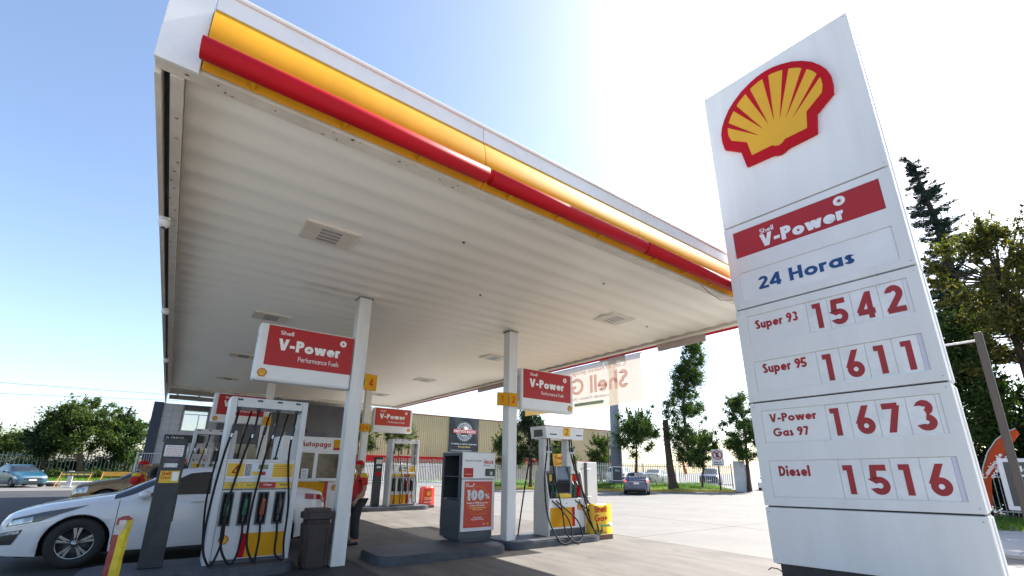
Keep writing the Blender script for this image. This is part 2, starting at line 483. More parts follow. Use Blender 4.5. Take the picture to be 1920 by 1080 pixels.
def ribbon(pts, w):
    """outline a centre line: two offset rails, level cuts at steep free ends"""
    n = len(pts)
    closed = n > 3 and math.hypot(pts[0][0] - pts[-1][0], pts[0][1] - pts[-1][1]) < 1e-6
    L, Rr = [], []
    h = w / 2
    for i in range(n):
        if closed:
            a, b, c = pts[(i - 1) % (n - 1)], pts[i % (n - 1)], pts[(i + 1) % (n - 1)]
        else:
            a, b, c = pts[max(i - 1, 0)], pts[i], pts[min(i + 1, n - 1)]
        d1 = Vector((b[0] - a[0], b[1] - a[1]))
        d2 = Vector((c[0] - b[0], c[1] - b[1]))
        if d1.length < 1e-9: d1 = d2.copy()
        if d2.length < 1e-9: d2 = d1.copy()
        d1.normalize(); d2.normalize()
        n1 = Vector((-d1.y, d1.x)); n2 = Vector((-d2.y, d2.x))
        mm = n1 + n2
        if mm.length < 0.2:
            mm = n1
        mm.normalize()
        k = h / max(0.42, mm.dot(n1))
        p = Vector((b[0], b[1]))
        l, r = p + mm * k, p - mm * k
        if not closed and i in (0, n - 1):
            d = d2 if i == 0 else d1
            if abs(d.y) > 0.55:
                l = l + d * ((b[1] - l.y) / d.y)
                r = r + d * ((b[1] - r.y) / d.y)
        L.append(l); Rr.append(r)
    vs = []
    for l, r in zip(L, Rr):
        vs += [(l.x, l.y), (r.x, r.y)]
    fs = [(2 * i, 2 * i + 1, 2 * i + 3, 2 * i + 2) for i in range(n - 1)]
    return vs, fs


def text_mb(s, w=0.16, gap=0.06):
    """flat lettering in the XZ plane facing -Y, cap height 1, starting at x = 0"""
    x = 0.0
    out = MB()
    k = 0
    out.words = [0]
    for ch in s:
        st, adv = glyph(ch, w)
        if ch == ' ' and len(out.f) > out.words[-1]:
            out.words.append(len(out.f))
        for t in st:
            vs, fs = ribbon(t, w)
            y = -0.0003 * (k % 7)
            k += 1
            out.add([(x + a, y, b) for a, b in vs], fs)
        x += adv + gap
    return out, max(1e-6, x - gap)


def text(parent, name, s, x0, x1, z0, h, y, mat, w=0.16, gap=0.06, rz=0.0, mirror=False, split=True, slant=0.0):
    """text fitted between x0 and x1 with its baseline at z0 and cap height h"""
    mb, wd = text_mb(s, w, gap)
    sx = (x1 - x0) / wd
    vs = []
    for a, b, c in mb.v:
        px = (wd - a if mirror else a) * sx + slant * c * h
        vs.append((px, b if h > 0.03 else b * 0.3, c * h))
    mb.v = vs
    cuts = mb.words + [len(mb.f)]
    if not split or len(cuts) < 3:
        return mb.build(name, mat, parent, loc=(x0, y, z0), rz=rz)
    first = None
    for a, b in zip(cuts[:-1], cuts[1:]):               # one object for each word
        if b <= a:
            continue
        ids = sorted({i for f in mb.f[a:b] for i in f})
        mp = {i: k for k, i in enumerate(ids)}
        o = MB().add([mb.v[i] for i in ids], [tuple(mp[i] for i in f) for f in mb.f[a:b]]).build(name, mat, parent, loc=(x0, y, z0), rz=rz)
        first = first or o
    return first


# ------------------------------------------------------------------ the scallop emblem
OUT_H = [(0, -.88), (.06, -.868), (.11, -.835), (.535, -.82), (.59, -.475), (.85, -.27), (.872, -.1), (.872, .06), (.84, .2), (.78, .33), (.68, .49), (.56, .61), (.42, .715), (.26, .79), (.13, .83), (0, .845)]
INN_H = [(0, -.715), (.05, -.70), (.10, -.655), (.425, -.655), (.465, -.36), (.715, -.165), (.745, -.04), (.745, .08), (.715, .2), (.655, .32), (.57, .435), (.47, .535), (.35, .615), (.22, .675), (.11, .705), (0, .715)]


def sym(hp):
    return [(x, z) for x, z in hp] + [(-x, z) for x, z in reversed(hp[1:-1])]


def emblem(parent, cx, cz, half, y, depth=0.05, full=True):
    s = half / 0.87
    e = MB().prism([(cx + a * s, cz + b * s) for a, b in sym(OUT_H)], y - depth, y).build('scallop_emblem', RED, parent)
    d = depth + max(0.0015, depth * 0.08)
    MB().prism([(cx + a * s, cz + b * s) for a, b in sym(INN_H)], y - d, y - depth + 0.0005).build('yellow_face', EMBY if half > .4 else YELP, e)
    mb = MB()
    for i in range(-3, 4):
        ap = (i * .088, -.22 - .014 * i * i)
        a = R_(90 - i * 24.8)
        rr = 0.735 if abs(i) < 3 else .75
        b = (rr * 1.04 * math.cos(a), rr * math.sin(a) - .0)
        t = (-math.sin(a), math.cos(a))
        hw = .05
        pts = [ap, (b[0] - t[0] * hw, b[1] - t[1] * hw), (b[0] + t[0] * hw, b[1] + t[1] * hw)]
        mb.prism([(cx + p[0] * s, cz + p[1] * s) for p in pts], y - d - max(0.0012, depth * 0.05), y - depth)
    mb.build('rib_lines', RED, e)
    return e


def starburst(parent, cx, cz, r, y, white, dark):
    o = MB().prism([(cx + r * math.cos(2 * math.pi * k / 28), cz + r * math.sin(2 * math.pi * k / 28)) for k in range(28)], y - .004, y).build('star_disc', white, parent)
    pts = []
    for k in range(24):
        q = r * (.52 if k % 2 == 0 else .2)
        a = 2 * math.pi * k / 24
        pts.append((cx + q * math.cos(a), cz + q * math.sin(a)))
    MB().prism(pts, y - .006, y - .003).build('star', dark, o)
    return o


# ------------------------------------------------------------------ ground
def M_ground(name, c1, c2, c3, stretch, s1, s2, bump=0.3, rough=0.8):
    mt = bpy.data.materials.new(name)
    mt.use_nodes = True
    nt = mt.node_tree
    b = nt.nodes['Principled BSDF']
    tc = nt.nodes.new('ShaderNodeTexCoord')
    mp = nt.nodes.new('ShaderNodeMapping')
    mp.inputs['Scale'].default_value = stretch
    nt.links.new(tc.outputs['Object'], mp.inputs[0])
    na = nt.nodes.new('ShaderNodeTexNoise')
    na.inputs['Scale'].default_value = s1
    na.inputs['Detail'].default_value = 10
    na.inputs['Roughness'].default_value = 0.65
    nt.links.new(mp.outputs[0], na.inputs['Vector'])
    nb = nt.nodes.new('ShaderNodeTexNoise')
    nb.inputs['Scale'].default_value = s2
    nb.inputs['Detail'].default_value = 8
    nt.links.new(tc.outputs['Object'], nb.inputs['Vector'])
    ra = nt.nodes.new('ShaderNodeValToRGB')
    ra.color_ramp.elements[0].position = 0.35
    ra.color_ramp.elements[1].position = 0.65
    ra.color_ramp.elements[0].color = (*c1, 1)
    ra.color_ramp.elements[1].color = (*c2, 1)
    nt.links.new(na.outputs['Fac'], ra.inputs[0])
    rb = nt.nodes.new('ShaderNodeValToRGB')
    rb.color_ramp.elements[0].position = 0.52
    rb.color_ramp.elements[1].position = 0.75
    rb.color_ramp.elements[0].color = (0, 0, 0, 1)
    rb.color_ramp.elements[1].color = (.75, .75, .75, 1)
    nt.links.new(nb.outputs['Fac'], rb.inputs[0])
    mx = nt.nodes.new('ShaderNodeMixRGB')
    mx.inputs[2].default_value = (*c3, 1)
    nt.links.new(rb.outputs[0], mx.inputs[0])
    nt.links.new(ra.outputs[0], mx.inputs[1])
    # small dark drips and oil spots
    ns = nt.nodes.new('ShaderNodeTexNoise')
    ns.inputs['Scale'].default_value = 2.3
    ns.inputs['Detail'].default_value = 3
    nt.links.new(tc.outputs['Object'], ns.inputs['Vector'])
    rs_ = nt.nodes.new('ShaderNodeValToRGB')
    rs_.color_ramp.elements[0].position = 0.66
    rs_.color_ramp.elements[1].position = 0.74
    rs_.color_ramp.elements[0].color = (0, 0, 0, 1)
    rs_.color_ramp.elements[1].color = (.55, .55, .55, 1)
    nt.links.new(ns.outputs['Fac'], rs_.inputs[0])
    mx2 = nt.nodes.new('ShaderNodeMixRGB')
    mx2.inputs[2].default_value = (*[c * .45 for c in c3], 1)
    nt.links.new(rs_.outputs[0], mx2.inputs[0])
    nt.links.new(mx.outputs[0], mx2.inputs[1])
    nt.links.new(mx2.outputs[0], b.inputs['Base Color'])
    b.inputs['Roughness'].default_value = rough
    nc = nt.nodes.new('ShaderNodeTexNoise')
    nc.inputs['Scale'].default_value = 60
    nc.inputs['Detail'].default_value = 4
    nt.links.new(mp.outputs[0], nc.inputs['Vector'])
    bp = nt.nodes.new('ShaderNodeBump')
    bp.inputs['Strength'].default_value = bump
    bp.inputs['Distance'].default_value = 0.01
    nt.links.new(nc.outputs['Fac'], bp.inputs['Height'])
    nt.links.new(bp.outputs[0], b.inputs['Normal'])
    return mt


ASPH = M_ground('street_asphalt', (.115, .113, .11), (.145, .143, .139), (.088, .087, .085), (1, 1, 1), .35, .12)
DASPH = M_ground('asphalt_with_shade', (.020, .021, .024), (.032, .033, .037), (.014, .015, .017), (1, 1, 1), .8, .25)
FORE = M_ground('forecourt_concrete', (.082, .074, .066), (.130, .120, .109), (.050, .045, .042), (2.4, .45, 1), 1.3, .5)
CONC = M_ground('bounce_concrete', (.215, .205, .19), (.26, .248, .23), (.17, .162, .15), (1, 1, 1), .6, .3, .2)  # unseen ground only, kept paler than the lot slabs for bounce light
LOTC = M_ground('lot_slab_concrete', (.118, .115, .109), (.158, .153, .146), (.085, .082, .078), (1, 1, 1), .6, .3, .2)
PAVE = M_ground('paving', (.36, .35, .33), (.45, .44, .42), (.30, .29, .27), (1, 1, 1), 1.5, .5, .2)
GRASSM = M_ground('grass_soil', (.055, .10, .02), (.10, .16, .035), (.13, .13, .06), (1, 1, 1), 2.5, .7, .6, .95)
KERBY = M('kerb_yellow', (0.62, 0.45, 0.05), 0.7, var=0.25, scale=2, dirt=(.4, .38, .34), dirt_amt=.6)
KERBG = M('kerb_grey', (0.45, 0.44, 0.42), 0.8, var=0.2, scale=2)


def sheet(name, mat, x0, x1, y0, y1, z):
    me = bpy.data.meshes.new(name)
    me.from_pydata([(x0, y0, z), (x1, y0, z), (x1, y1, z), (x0, y1, z)], [], [(0, 1, 2, 3)])
    return structure(link(name, me, mat))


def slab_mb(poly, z0, z1, bev=0.03):
    bm = bmesh.new()
    vs = [bm.verts.new((x, y, z0)) for x, y in poly]
    f = bm.faces.new(vs)
    r = bmesh.ops.extrude_face_region(bm, geom=[f])
    up = [v for v in r['geom'] if isinstance(v, bmesh.types.BMVert)]
    for v in up:
        v.co.z = z1
    bmesh.ops.recalc_face_normals(bm, faces=bm.faces[:])
    if bev:
        es = [e for e in bm.edges if e.verts[0].co.z > z1 - 1e-5 and e.verts[1].co.z > z1 - 1e-5]
        bmesh.ops.bevel(bm, geom=es, offset=bev, segments=2, affect='EDGES')
    return MB().bm(bm)


def ribbon_ground(name, mat, left, right, z0, z1):
    """strip between two polylines (a kerb, a verge)"""
    mb = MB()
    n = len(left)
    vs = [(*p, z1) for p in left] + [(*p, z1) for p in right] + [(*p, z0) for p in left] + [(*p, z0) for p in right]
    fs = []
    for i in range(n - 1):
        fs.append((i, i + 1, n + i + 1, n + i))
        fs.append((2 * n + i, i, i + 1, 2 * n + i + 1)[::-1])
        fs.append((3 * n + i, n + i, n + i + 1, 3 * n + i + 1))
    mb.add(vs, fs)
    return structure(mb.build(name, mat, fixn=True))


sheet('ground', ASPH, -400, 500, -300, 600, -0.012)
sheet('street', DASPH, -60, 2.9, 4.4, 38, -0.004)  # street asphalt, carried on under the canopy to darken the shade there
sheet('bounce_apron', CONC, -60, 9.66, -60, 3.6, 0.0)  # ground out of view, added pale to bounce light onto the soffit
sheet('bounce_apron_strip', CONC, -60, 2.9, 3.6, 4.4, 0.0)  # rest of the unseen bounce ground
sheet('forecourt', FORE, 2.9, 9.66, 3.6, 24, 0.0)
lot = bpy.data.objects.new('concrete_lot', None)
COL.objects.link(lot)
structure(lot)
slabme = {}
for i in range(7):
    for j in range(9):
        w, d = 4.6, 4.2
        x, y = 9.69 + i * w, -13 + j * d
        if x + w > 27 and y > 14:
            continue
        key = 's'
        if key not in slabme:
            mbx = MB().box(0, w - .022, 0, d - .022, -.06, 0, .006)
            ob = mbx.build('slab', LOTC, lot, loc=(x, y, 0))
            slabme[key] = ob.data
        else:
            ob = link('slab', slabme[key], None, lot, loc=(x, y, random.uniform(-.002, .002)))

# sidewalk beyond the price sign, verges and kerbs
walk = bpy.data.objects.new('sidewalk', None)
COL.objects.link(walk)
structure(walk)
pm = None
for i in range(6):
    for j in range(12):
        if pm is None:
            o = MB().box(0, .98, 0, .98, -.05, .0, .008).build('paving_slab', PAVE, walk, loc=(14.2, -6.0, .06))
            pm = o.data
        else:
            link('paving_slab', pm, None, walk, loc=(14.2 + i, -6.0 + j, .06 + random.uniform(-.004, .004)))
structure(box('sidewalk_kerb', KERBG, None, 14.04, 14.19, -6, 6, -.01, .075, .02))
structure(MB().box(20.21, 27.5, -20, 7.0, -.01, .07, .02).build('verge_right', GRASSM, None))

KL = [(20.0, 33.5), (24.0, 30.3), (27.6, 26.6), (31.0, 24.6), (35.0, 22.7), (38.6, 21.0)]
def off(pl, d):
    out = []
    for i, p in enumerate(pl):
        a = Vector(pl[max(i - 1, 0)]); b = Vector(pl[min(i + 1, len(pl) - 1)])
        t = (b - a).normalized()
        out.append((p[0] - t.y * -d * -1, p[1] + t.x * d))
    return out
def off2(pl, d):
    out = []
    for i, p in enumerate(pl):
        a = Vector(pl[max(i - 1, 0)]); b = Vector(pl[min(i + 1, len(pl) - 1)])
        t = (b - a).normalized()
        nn = Vector((-t.y, t.x))
        out.append((p[0] + nn.x * d, p[1] + nn.y * d))
    return out
KI = off2(KL, .22)
ribbon_ground('kerb_yellow_right', KERBY, KL, KI, -.02, .17)
# grass mound behind the kerb
mb = MB()
rows = [0.0, .8, 1.8, 3.0, 4.2, 6.0]
hts = [.14, .24, .36, .45, .46, .40]
prev = []
vs = []
fs = []
base = off2(KL, .22)
nseg = 40
def lerp_pl(pl, t):
    k = t * (len(pl) - 1)
    i = min(int(k), len(pl) - 2)
    f = k - i
    return (pl[i][0] * (1 - f) + pl[i + 1][0] * f, pl[i][1] * (1 - f) + pl[i + 1][1] * f)
def mound_pt(t, r):
    p = lerp_pl(off2(KL, .22 + r), t)
    zz = np.interp(r, rows, hts) + .05 * math.sin(t * 23 + r) * min(1, r)
    return (p[0], p[1], zz)
NR = 8
for a in range(nseg + 1):
    for b in range(NR + 1):
        vs.append(mound_pt(a / nseg, 6.0 * b / NR))
for a in range(nseg):
    for b in range(NR):
        i = a * (NR + 1) + b
        fs.append((i, i + NR + 1, i + NR + 2, i + 1))
mb.add(vs, fs, True)
structure(mb.build('grass_verge', GRASSM, None))


def grass_blades(name, pts_fn, n, mat, h=.12, label=None):
    vs = np.zeros((n * 3, 3))
    for k in range(n):
        x, y, z = pts_fn()
        a = random.random() * 6.28
        hh = h * random.uniform(.5, 1.4)
        w = .02
        dx, dy = math.cos(a) * w, math.sin(a) * w
        lx, ly = random.gauss(0, .35) * hh, random.gauss(0, .35) * hh
        vs[3 * k] = (x - dx, y - dy, z - .01)
        vs[3 * k + 1] = (x + dx, y + dy, z - .01)
        vs[3 * k + 2] = (x + lx, y + ly, z + hh)
    me = bpy.data.meshes.new(name)
    me.from_pydata(vs.tolist(), [], [(3 * k, 3 * k + 1, 3 * k + 2) for k in range(n)])
    o = link(name, me, mat)
    return tag(o, label, 'grass', kind='stuff')


GRASSL = M_leaf('grass_blade', (.06, .13, .02), (.16, .26, .05), .4)
grass_blades('grass', lambda: mound_pt(random.random(), random.uniform(0, 5.5)), 14000, GRASSL, .15, 'sunlit green grass on the mound behind the yellow kerb')
grass_blades('grass', lambda: (random.uniform(20.3, 26), random.uniform(-12, 6.5), .07), 9000, GRASSL, .10, 'green grass verge at the foot of the right hand trees')

# strip of grass and kerb across the street in front of the warehouse, and by the parked hatchback
structure(MB().box(14, 60, 46, 51.5, -.02, .16, .03).build('verge_far', GRASSM, None))
structure(MB().box(14, 60, 45.7, 46, -.02, .17, .03).build('kerb_far', KERBG, None))
structure(MB().box(-30, 3, 47.2, 62, -.02, .32, .05).build('verge_left', GRASSM, None))
structure(MB().box(-30, 3, 46.6, 47.2, -.02, .25, .05).build('kerb_left', KERBG, None))
grass_blades('grass', lambda: (random.uniform(-12, 2), random.uniform(47.2, 51), .32), 6000, GRASSL, .16, 'grass strip behind the blue hatchback along the fence')
grass_blades('grass', lambda: (random.uniform(18, 42), random.uniform(46, 50), .16), 6000, GRASSL, .14, 'grass strip across the street below the warehouse')

# ------------------------------------------------------------------ canopy
ZS = 4.75
can = thing('canopy', 'large white petrol station canopy with yellow band and red tube', 'canopy', (0, 0, 0))
XL, XR, YF, YB = -.63, 9.62, 3.95, 31.0
box('roof_deck', WHITE, can, XL + .03, XR - .03, YF + .06, YB, 5.28, 5.40)
# ribbed soffit, one pan at a time
P = .42
prof = [(P * k / 12, -.018 * (.5 - .5 * math.cos(2 * math.pi * k / 12)) ** 1.3) for k in range(13)]
mb = MB()
np_ = len(prof)
xa, xb = -.43, 9.36
vs = [(xa, y, z) for y, z in prof] + [(xb, y, z) for y, z in prof] + [(xa, 0, .03), (xa, P, .03), (xb, 0, .03), (xb, P, .03)]
fs = [(i, i + 1, np_ + i + 1, np_ + i) for i in range(np_ - 1)]
k = 2 * np_
fs += [(k, k + 2, k + 3, k + 1), tuple(list(range(np_)) + [k + 1, k]), tuple([np_ + i for i in range(np_)] + [k + 3, k + 2])[::-1]]
mb.add(vs, fs)
o = mb.build('soffit_panel', CREAM, can, loc=(0, 4.13, ZS), fixn=True)
for k, pl in enumerate(o.data.polygons):
    pl.use_smooth = k < np_ - 1
for i in range(1, 46):
    link('soffit_panel', o.data, None, can, loc=(0, 4.13 + i * P, ZS))
YE = 4.13 + 46 * P
# trims round the soffit
box('edge_trim', TRIM, can, XL, 9.6, YF + .02, 4.12, 4.70, 4.78, .006)
box('edge_trim', TRIM, can, -.53, -.435, 4.124, YE + .3, 4.69, 4.80, .006)
box('edge_trim', TRIM, can, XL, -.585, 4.124, YB, 4.66, 4.80, .006)
box('gap_backing', BLK, can, -.583, -.532, 4.124, YE, 4.79, 4.80)
box('edge_trim', TRIM, can, 9.45, 9.60, 4.124, YE + .6, 4.70, 4.79, .006)
box('edge_trim', TRIM, can, -.43, 9.36, YE + .004, YE + .12, 4.66, 4.80, .006)
# side walls of the roof
box('side_wall', WHITE, can, XL, XL + .03, YF + .02, YB, 4.80, 5.50)
box('corner_panel', CLEANW, can, XL, -.335, YF - .02, YF + .018, 4.665, 5.56, .006)
# front and right fascia in sections
def band(z0, z1, bulge, n=12):
    pr = []
    for i in range(n + 1):
        t = i / n
        z = z0 + (z1 - z0) * t
        pr.append((-bulge * math.sin(math.pi * min(1, t * 1.02)) ** .8, z))
    return pr
JX = [-.33, 2.40, 5.16, 7.92, 9.70]
pr = band(4.725, 5.37, .085)
for a, b in zip(JX[:-1], JX[1:]):
    n = len(pr)
    mb = MB()
    vs = [(a + .004, YF + p[0], p[1]) for p in pr] + [(b - .004, YF + p[0], p[1]) for p in pr] + [(a + .004, YF + .03, 4.725), (a + .004, YF + .03, 5.37), (b - .004, YF + .03, 4.725), (b - .004, YF + .03, 5.37)]
    fs = [(i, n + i, n + i + 1, i + 1) for i in range(n - 1)]
    mb.add(vs, fs, True)
    mb.add([vs[i] for i in range(n)] + [vs[2 * n], vs[2 * n + 1]], [tuple(range(n)) + (n + 1, n)])
    mb.add([vs[n + i] for i in range(n)] + [vs[2 * n + 2], vs[2 * n + 3]], [(tuple(range(n)) + (n + 1, n))[::-1]])
    mb.build('yellow_band', YEL, can)
    box('white_band', CLEANW, can, a + .003, b - .003, YF - .005, YF + .03, 5.374, 5.56, .004)
    t = MB().lathe([(.0, 0), (.085, 0), (.091, .006), (.091, b - a - .03), (.085, b - a - .024), (0, b - a - .024)], 24, 'x', (a + .012 - (.03 if a < 0 else 0), 3.775, 4.79))
    t.build('red_tube', RED, can)
    x = a + .35
    while x < b - .1:
        box('tube_bracket', YEL, can, x, x + .035, 3.81, YF + .0, 4.728, 4.752, .004)
        x += .78
box('roof_edge', CLEANW, can, XL - .01, XR + .06, YF - .03, YF + .06, 5.563, 5.60, .008)
JY = [3.97, 8.7, 13.5, 18.3, 24.2]
for a, b in zip(JY[:-1], JY[1:]):
    n = len(pr)
    mb = MB()
    vs = [(XR - p[0], a + .004, p[1]) for p in pr] + [(XR - p[0], b - .004, p[1]) for p in pr]
    mb.add(vs, [(i, n + i, n + i + 1, i + 1) for i in range(n - 1)], True)
    mb.add([(XR - .02, a, 4.70), (XR - .02, b, 4.70), (XR - .02, b, 5.56), (XR - .02, a, 5.56)], [(0, 1, 2, 3)])
    mb.build('yellow_band', YEL, can)
    MB().lathe([(.0, 0), (.10, 0), (.10, b - a - .02), (0, b - a - .02)], 20, 'y', (9.80, a, 4.81)).build('red_tube', RED, can)
# open framing behind the soffit
for y in (24.6, 27.0, 29.4):
    box('roof_beam', TRIM, can, -.5, 9.4, y, y + .1, 4.83, 5.05)
for x in (-.2, .75, 2.3, 4.2, 6.2, 8.4):
    box('roof_beam', TRIM, can, x, x + .08, YE + .2, 31, 5.07, 5.2)
for i, x in enumerate((.2, 1.8, 3.4, 5.0)):
    MB().tube([(x, 23.9, 4.95), (x + 1.5, 27.0, 4.85)], .03, 6).build('brace', TRIM, can)
# columns
for (x, y, z0) in ((2.56, 8.42, 0), (6.10, 8.42, 0), (6.10, 18.2, 0), (2.56, 18.2, 0)):
    c = MB().box(x - .12, x + .12, y - .12, y + .12, z0, ZS - .004, .018).build('column', COLW, can)
    box('column_collar', DGREY, c, x - .14, x + .14, y - .14, y + .14, ZS - .030, ZS - .025)

rg_ = random.Random(9)
mb = MB()
for i in range(46):
    x = rg_.choice((rg_.uniform(-.5, 2.2), rg_.uniform(-.5, 9.0)))
    y = rg_.uniform(3.985, 4.11)
    if rg_.random() < .35:
        x, y = rg_.uniform(-.525, -.44), rg_.uniform(4.2, 9.0)
    z = 4.6985 if y < 4.115 and x > -.43 or y < 4.12 else 4.6885
    r = rg_.uniform(.006, .02)
    mb.add([(x + r * rg_.uniform(.5, 1.4) * math.cos(k * 1.05), y + r * rg_.uniform(.4, 1.0) * math.sin(k * 1.05), z) for k in range(6)], [tuple(range(6))])
o = mb.build('rust_spots', M('rust', (.30, .12, .035), .9, var=.4, scale=40), can)
o['kind'] = 'stuff'
MB().tube([(6.9, 3.97, 4.70), (7.15, 3.95, 4.60), (7.5, 3.96, 4.56), (7.9, 3.97, 4.66), (8.1, 3.98, 4.70)], .006, 5).build('loose_cable', BLK, can)
for x, y in ((2.9, 5.2), (5.6, 5.0), (4.2, 6.8), (8.2, 6.1)):
    MB().lathe([(0, 0), (.022, 0), (.018, -.012), (0, -.014)], 10, 'z', (x, y, ZS - .022)).build('fixing', BLK, can)

# recessed luminaires of the soffit, in two rows
def make_light(loc, label):
    t = thing('canopy_light', label, 'ceiling light', loc, 0, 'square lights set into the canopy ceiling')
    MB().box(-.34, .34, -.27, .27, -.012, .012, .006).build('housing', M('light_cream', (.70, .65, .56), .4, var=.08, scale=4), t)
    box('rim', CREAM, t, -.36, .36, -.29, .29, -.002, .012)
    for k in range(4):
        yy = -.15 + k * .10
        box('lens_slot', M('lens_grey', (.33, .34, .34), .2, var=.1), t, -.14, .14, yy - .032, yy + .032, -.0165, -.0125, .002)
    return t
rowname = {1.3: 'left', 7.22: 'right'}
ordn = ['nearest', 'second', 'third', 'farthest']
for x in (1.3, 7.22):
    for i, y in enumerate((6.2, 10.8, 15.4, 20.0)):
        make_light((x, y, ZS - .024), 'square slotted ceiling light, %s of the %s row under the canopy' % (ordn[i], rowname[x]))

# dome cameras on the left edge
for i, (y, nm) in enumerate(((6.9, 'nearest'), (11.3, 'middle'), (17.0, 'farthest'))):
    t = thing('security_camera', 'small white dome camera on the canopy left edge, %s of three' % nm, 'camera', (-.56, y, 4.66), 0, 'dome cameras along the canopy edge')
    MB().box(-.06, .06, -.05, .05, -.03, 0.0, .008).build('bracket', CLEANW, t)
    d = MB().lathe([(.0, -.03), (.065, -.03), (.068, -.06), (.06, -.10), (.04, -.13), (0, -.14)], 16).build('dome', CLEANW, t)
    MB().lathe([(.0, -.128), (.03, -.128), (.02, -.145), (0, -.15)], 12).build('lens', BLK, d)

# rolled cloths and the banner under the right edge
CLOTH = M_cloth('pale_cloth', (.52, .45, .40), .45)
CLOTHW = M_cloth('banner_cloth', (.50, .44, .36), .38, .14)
CLOTHY = M_cloth('banner_yellow', (.62, .46, .20), .5)
CLOTHP = M_cloth('banner_pink', (.80, .56, .52), .45)
CLOTHG = M_cloth('banner_green', (.46, .56, .48), .45)
CLOTHB = M_cloth('banner_grey_ink', (.42, .36, .35), .5)
for y0, y1, lab in ((13.65, 15.45, 'furled pale banner strip under the canopy edge, beyond the big banner'), (5.55, 6.85, 'furled pale banner strip under the canopy edge beside the price sign')):
    t = thing('furled_banner', lab, 'banner', (9.58, (y0 + y1) / 2, 4.5), 0, 'furled strips under the canopy edge')
    hl = (y1 - y0) / 2
    mb = MB()
    vs, fs = [], []
    nn = 14
    for a in range(nn + 1):
        yy = -hl + 2 * hl * a / nn
        wv = .012 * math.sin(a * 1.7)
        vs += [(wv, yy, .21), (wv + .012, yy, .05 + .01 * math.sin(a * 2.3)), (wv + .05, yy, .03), (wv + .06, yy, .2)]
    for a in range(nn):
        i = 4 * a
        for q in range(3):
            fs.append((i + q, i + q + 4, i + q + 5, i + q + 1))
    mb.add(vs, fs, True)
    mb.build('cloth', CLOTH, t)
    MB().tube([(.03, -hl - .03, .215), (.03, hl + .03, .215)], .012, 6).build('rod', GALV, t)

ban = thing('hanging_banner', 'big translucent cream banner with reversed pink lettering under the canopy edge', 'banner', (9.60, 9.87, 3.33), R_(-90))
# local x runs towards the viewer's right (world -Y), face towards the station
hw = 2.46
mb = MB()
vs, fs = [], []
nx, nz = 36, 10
for a in range(nx + 1):
    for b in range(nz + 1):
        x = -hw + 2 * hw * a / nx
        z = 1.26 * b / nz
        vs.append((x, .022 * math.sin(a * .55 + b * .25) * (1 - .6 * b / nz), z + .02 * math.cos(a * .35) * (1 - b / nz)))
for a in range(nx):
    for b in range(nz):
        i = a * (nz + 1) + b
        fs.append((i, i + nz + 1, i + nz + 2, i + 1))
mb.add(vs, fs, True)
cl = mb.build('cloth', CLOTHW, ban)
for x0, x1, z0, z1 in ((-hw + .02, -.5, .0, .3),):
    mb = MB()
    q = 10
    for a in range(q):
        xa, xb2 = x0 + (x1 - x0) * a / q, x0 + (x1 - x0) * (a + 1) / q
        mb.add([(xa, -.034, z0), (xb2, -.034, z0), (xb2, -.034, z1), (xa, -.034, z1)], [(0, 1, 2, 3)])
    mb.build('yellow_field', CLOTHY, ban)
text(ban, 'lettering', 'Shell Go', -.62, 2.05, .42, .50, -.04, CLOTHP, .19, mirror=True)
text(ban, 'lettering', 'Con el nuevo programa', -.60, 2.0, 1.02, .13, -.04, CLOTHP, .15, mirror=True)
text(ban, 'lettering', 'cuando Puntos Shell GO', -.6, 1.35, .26, .075, -.04, CLOTHB, .14, mirror=True)
MB().prism([(.0, .08), (1.1, .08), (1.16, .125), (1.1, .17), (0, .17), (-.06, .125)], -.038, -.036).build('green_pill', CLOTHG, ban)
MB().tube([(-hw - .04, 0, 1.275), (hw + .04, 0, 1.275)], .014, 6).build('rod', GALV, ban)
for x in (-1.9, 0, 1.9):
    MB().tube([(x, 0, 1.28), (x, .0, 1.44)], .005, 5).build('hanger', BLK, ban)


# ------------------------------------------------------------------ price sign
sg = thing('price_sign', 'tall white price pylon with big scallop emblem and four fuel price rows', 'price sign', (7.2515, 3.5244, 0.0))
sg.rotation_euler = (0, -0.0227, R_(-85.267))
SX0, SX1, SD = .02, 2.36, .42
box('plinth', BLK, sg, SX0 + .07, SX1 - .12, .06, SD - .05, -.06, .36, .01)
PANELW = M('sign_white', (0.76, 0.75, 0.735), 0.36, var=0.03, scale=1.3, dirt=(.56, .54, .51), dirt_amt=.5, stretch=(1.6, 1.6, .22))
INSET = M('inset_white', (0.77, 0.765, 0.755), 0.3, var=0.03, scale=2, dirt=(.55, .54, .56), dirt_amt=.25)
CARD = M('card_white', (0.77, 0.765, 0.76), 0.35, var=0.06, scale=4, dirt=(.50, .49, .50), dirt_amt=.45)
LILAC = M('card_lilac', (0.62, 0.59, 0.70), 0.35, var=0.05)


def plate(name, mat, parent, x0, x1, z0, z1, holes, y, th):
    """front plate with rectangular openings that share one x range"""
    mb = MB()
    if not holes:
        mb.box(x0, x1, y - th, y, z0, z1, .008)
    else:
        hx0, hx1 = holes[0][0], holes[0][1]
        mb.box(x0, hx0, y - th, y, z0, z1)
        mb.box(hx1, x1, y - th, y, z0, z1)
        zz = z0
        for h in sorted(holes, key=lambda q: q[2]):
            mb.box(hx0, hx1, y - th, y, zz, h[2])
            zz = h[3]
        mb.box(hx0, hx1, y - th, y, zz, z1)
    return mb.build(name, mat, parent)


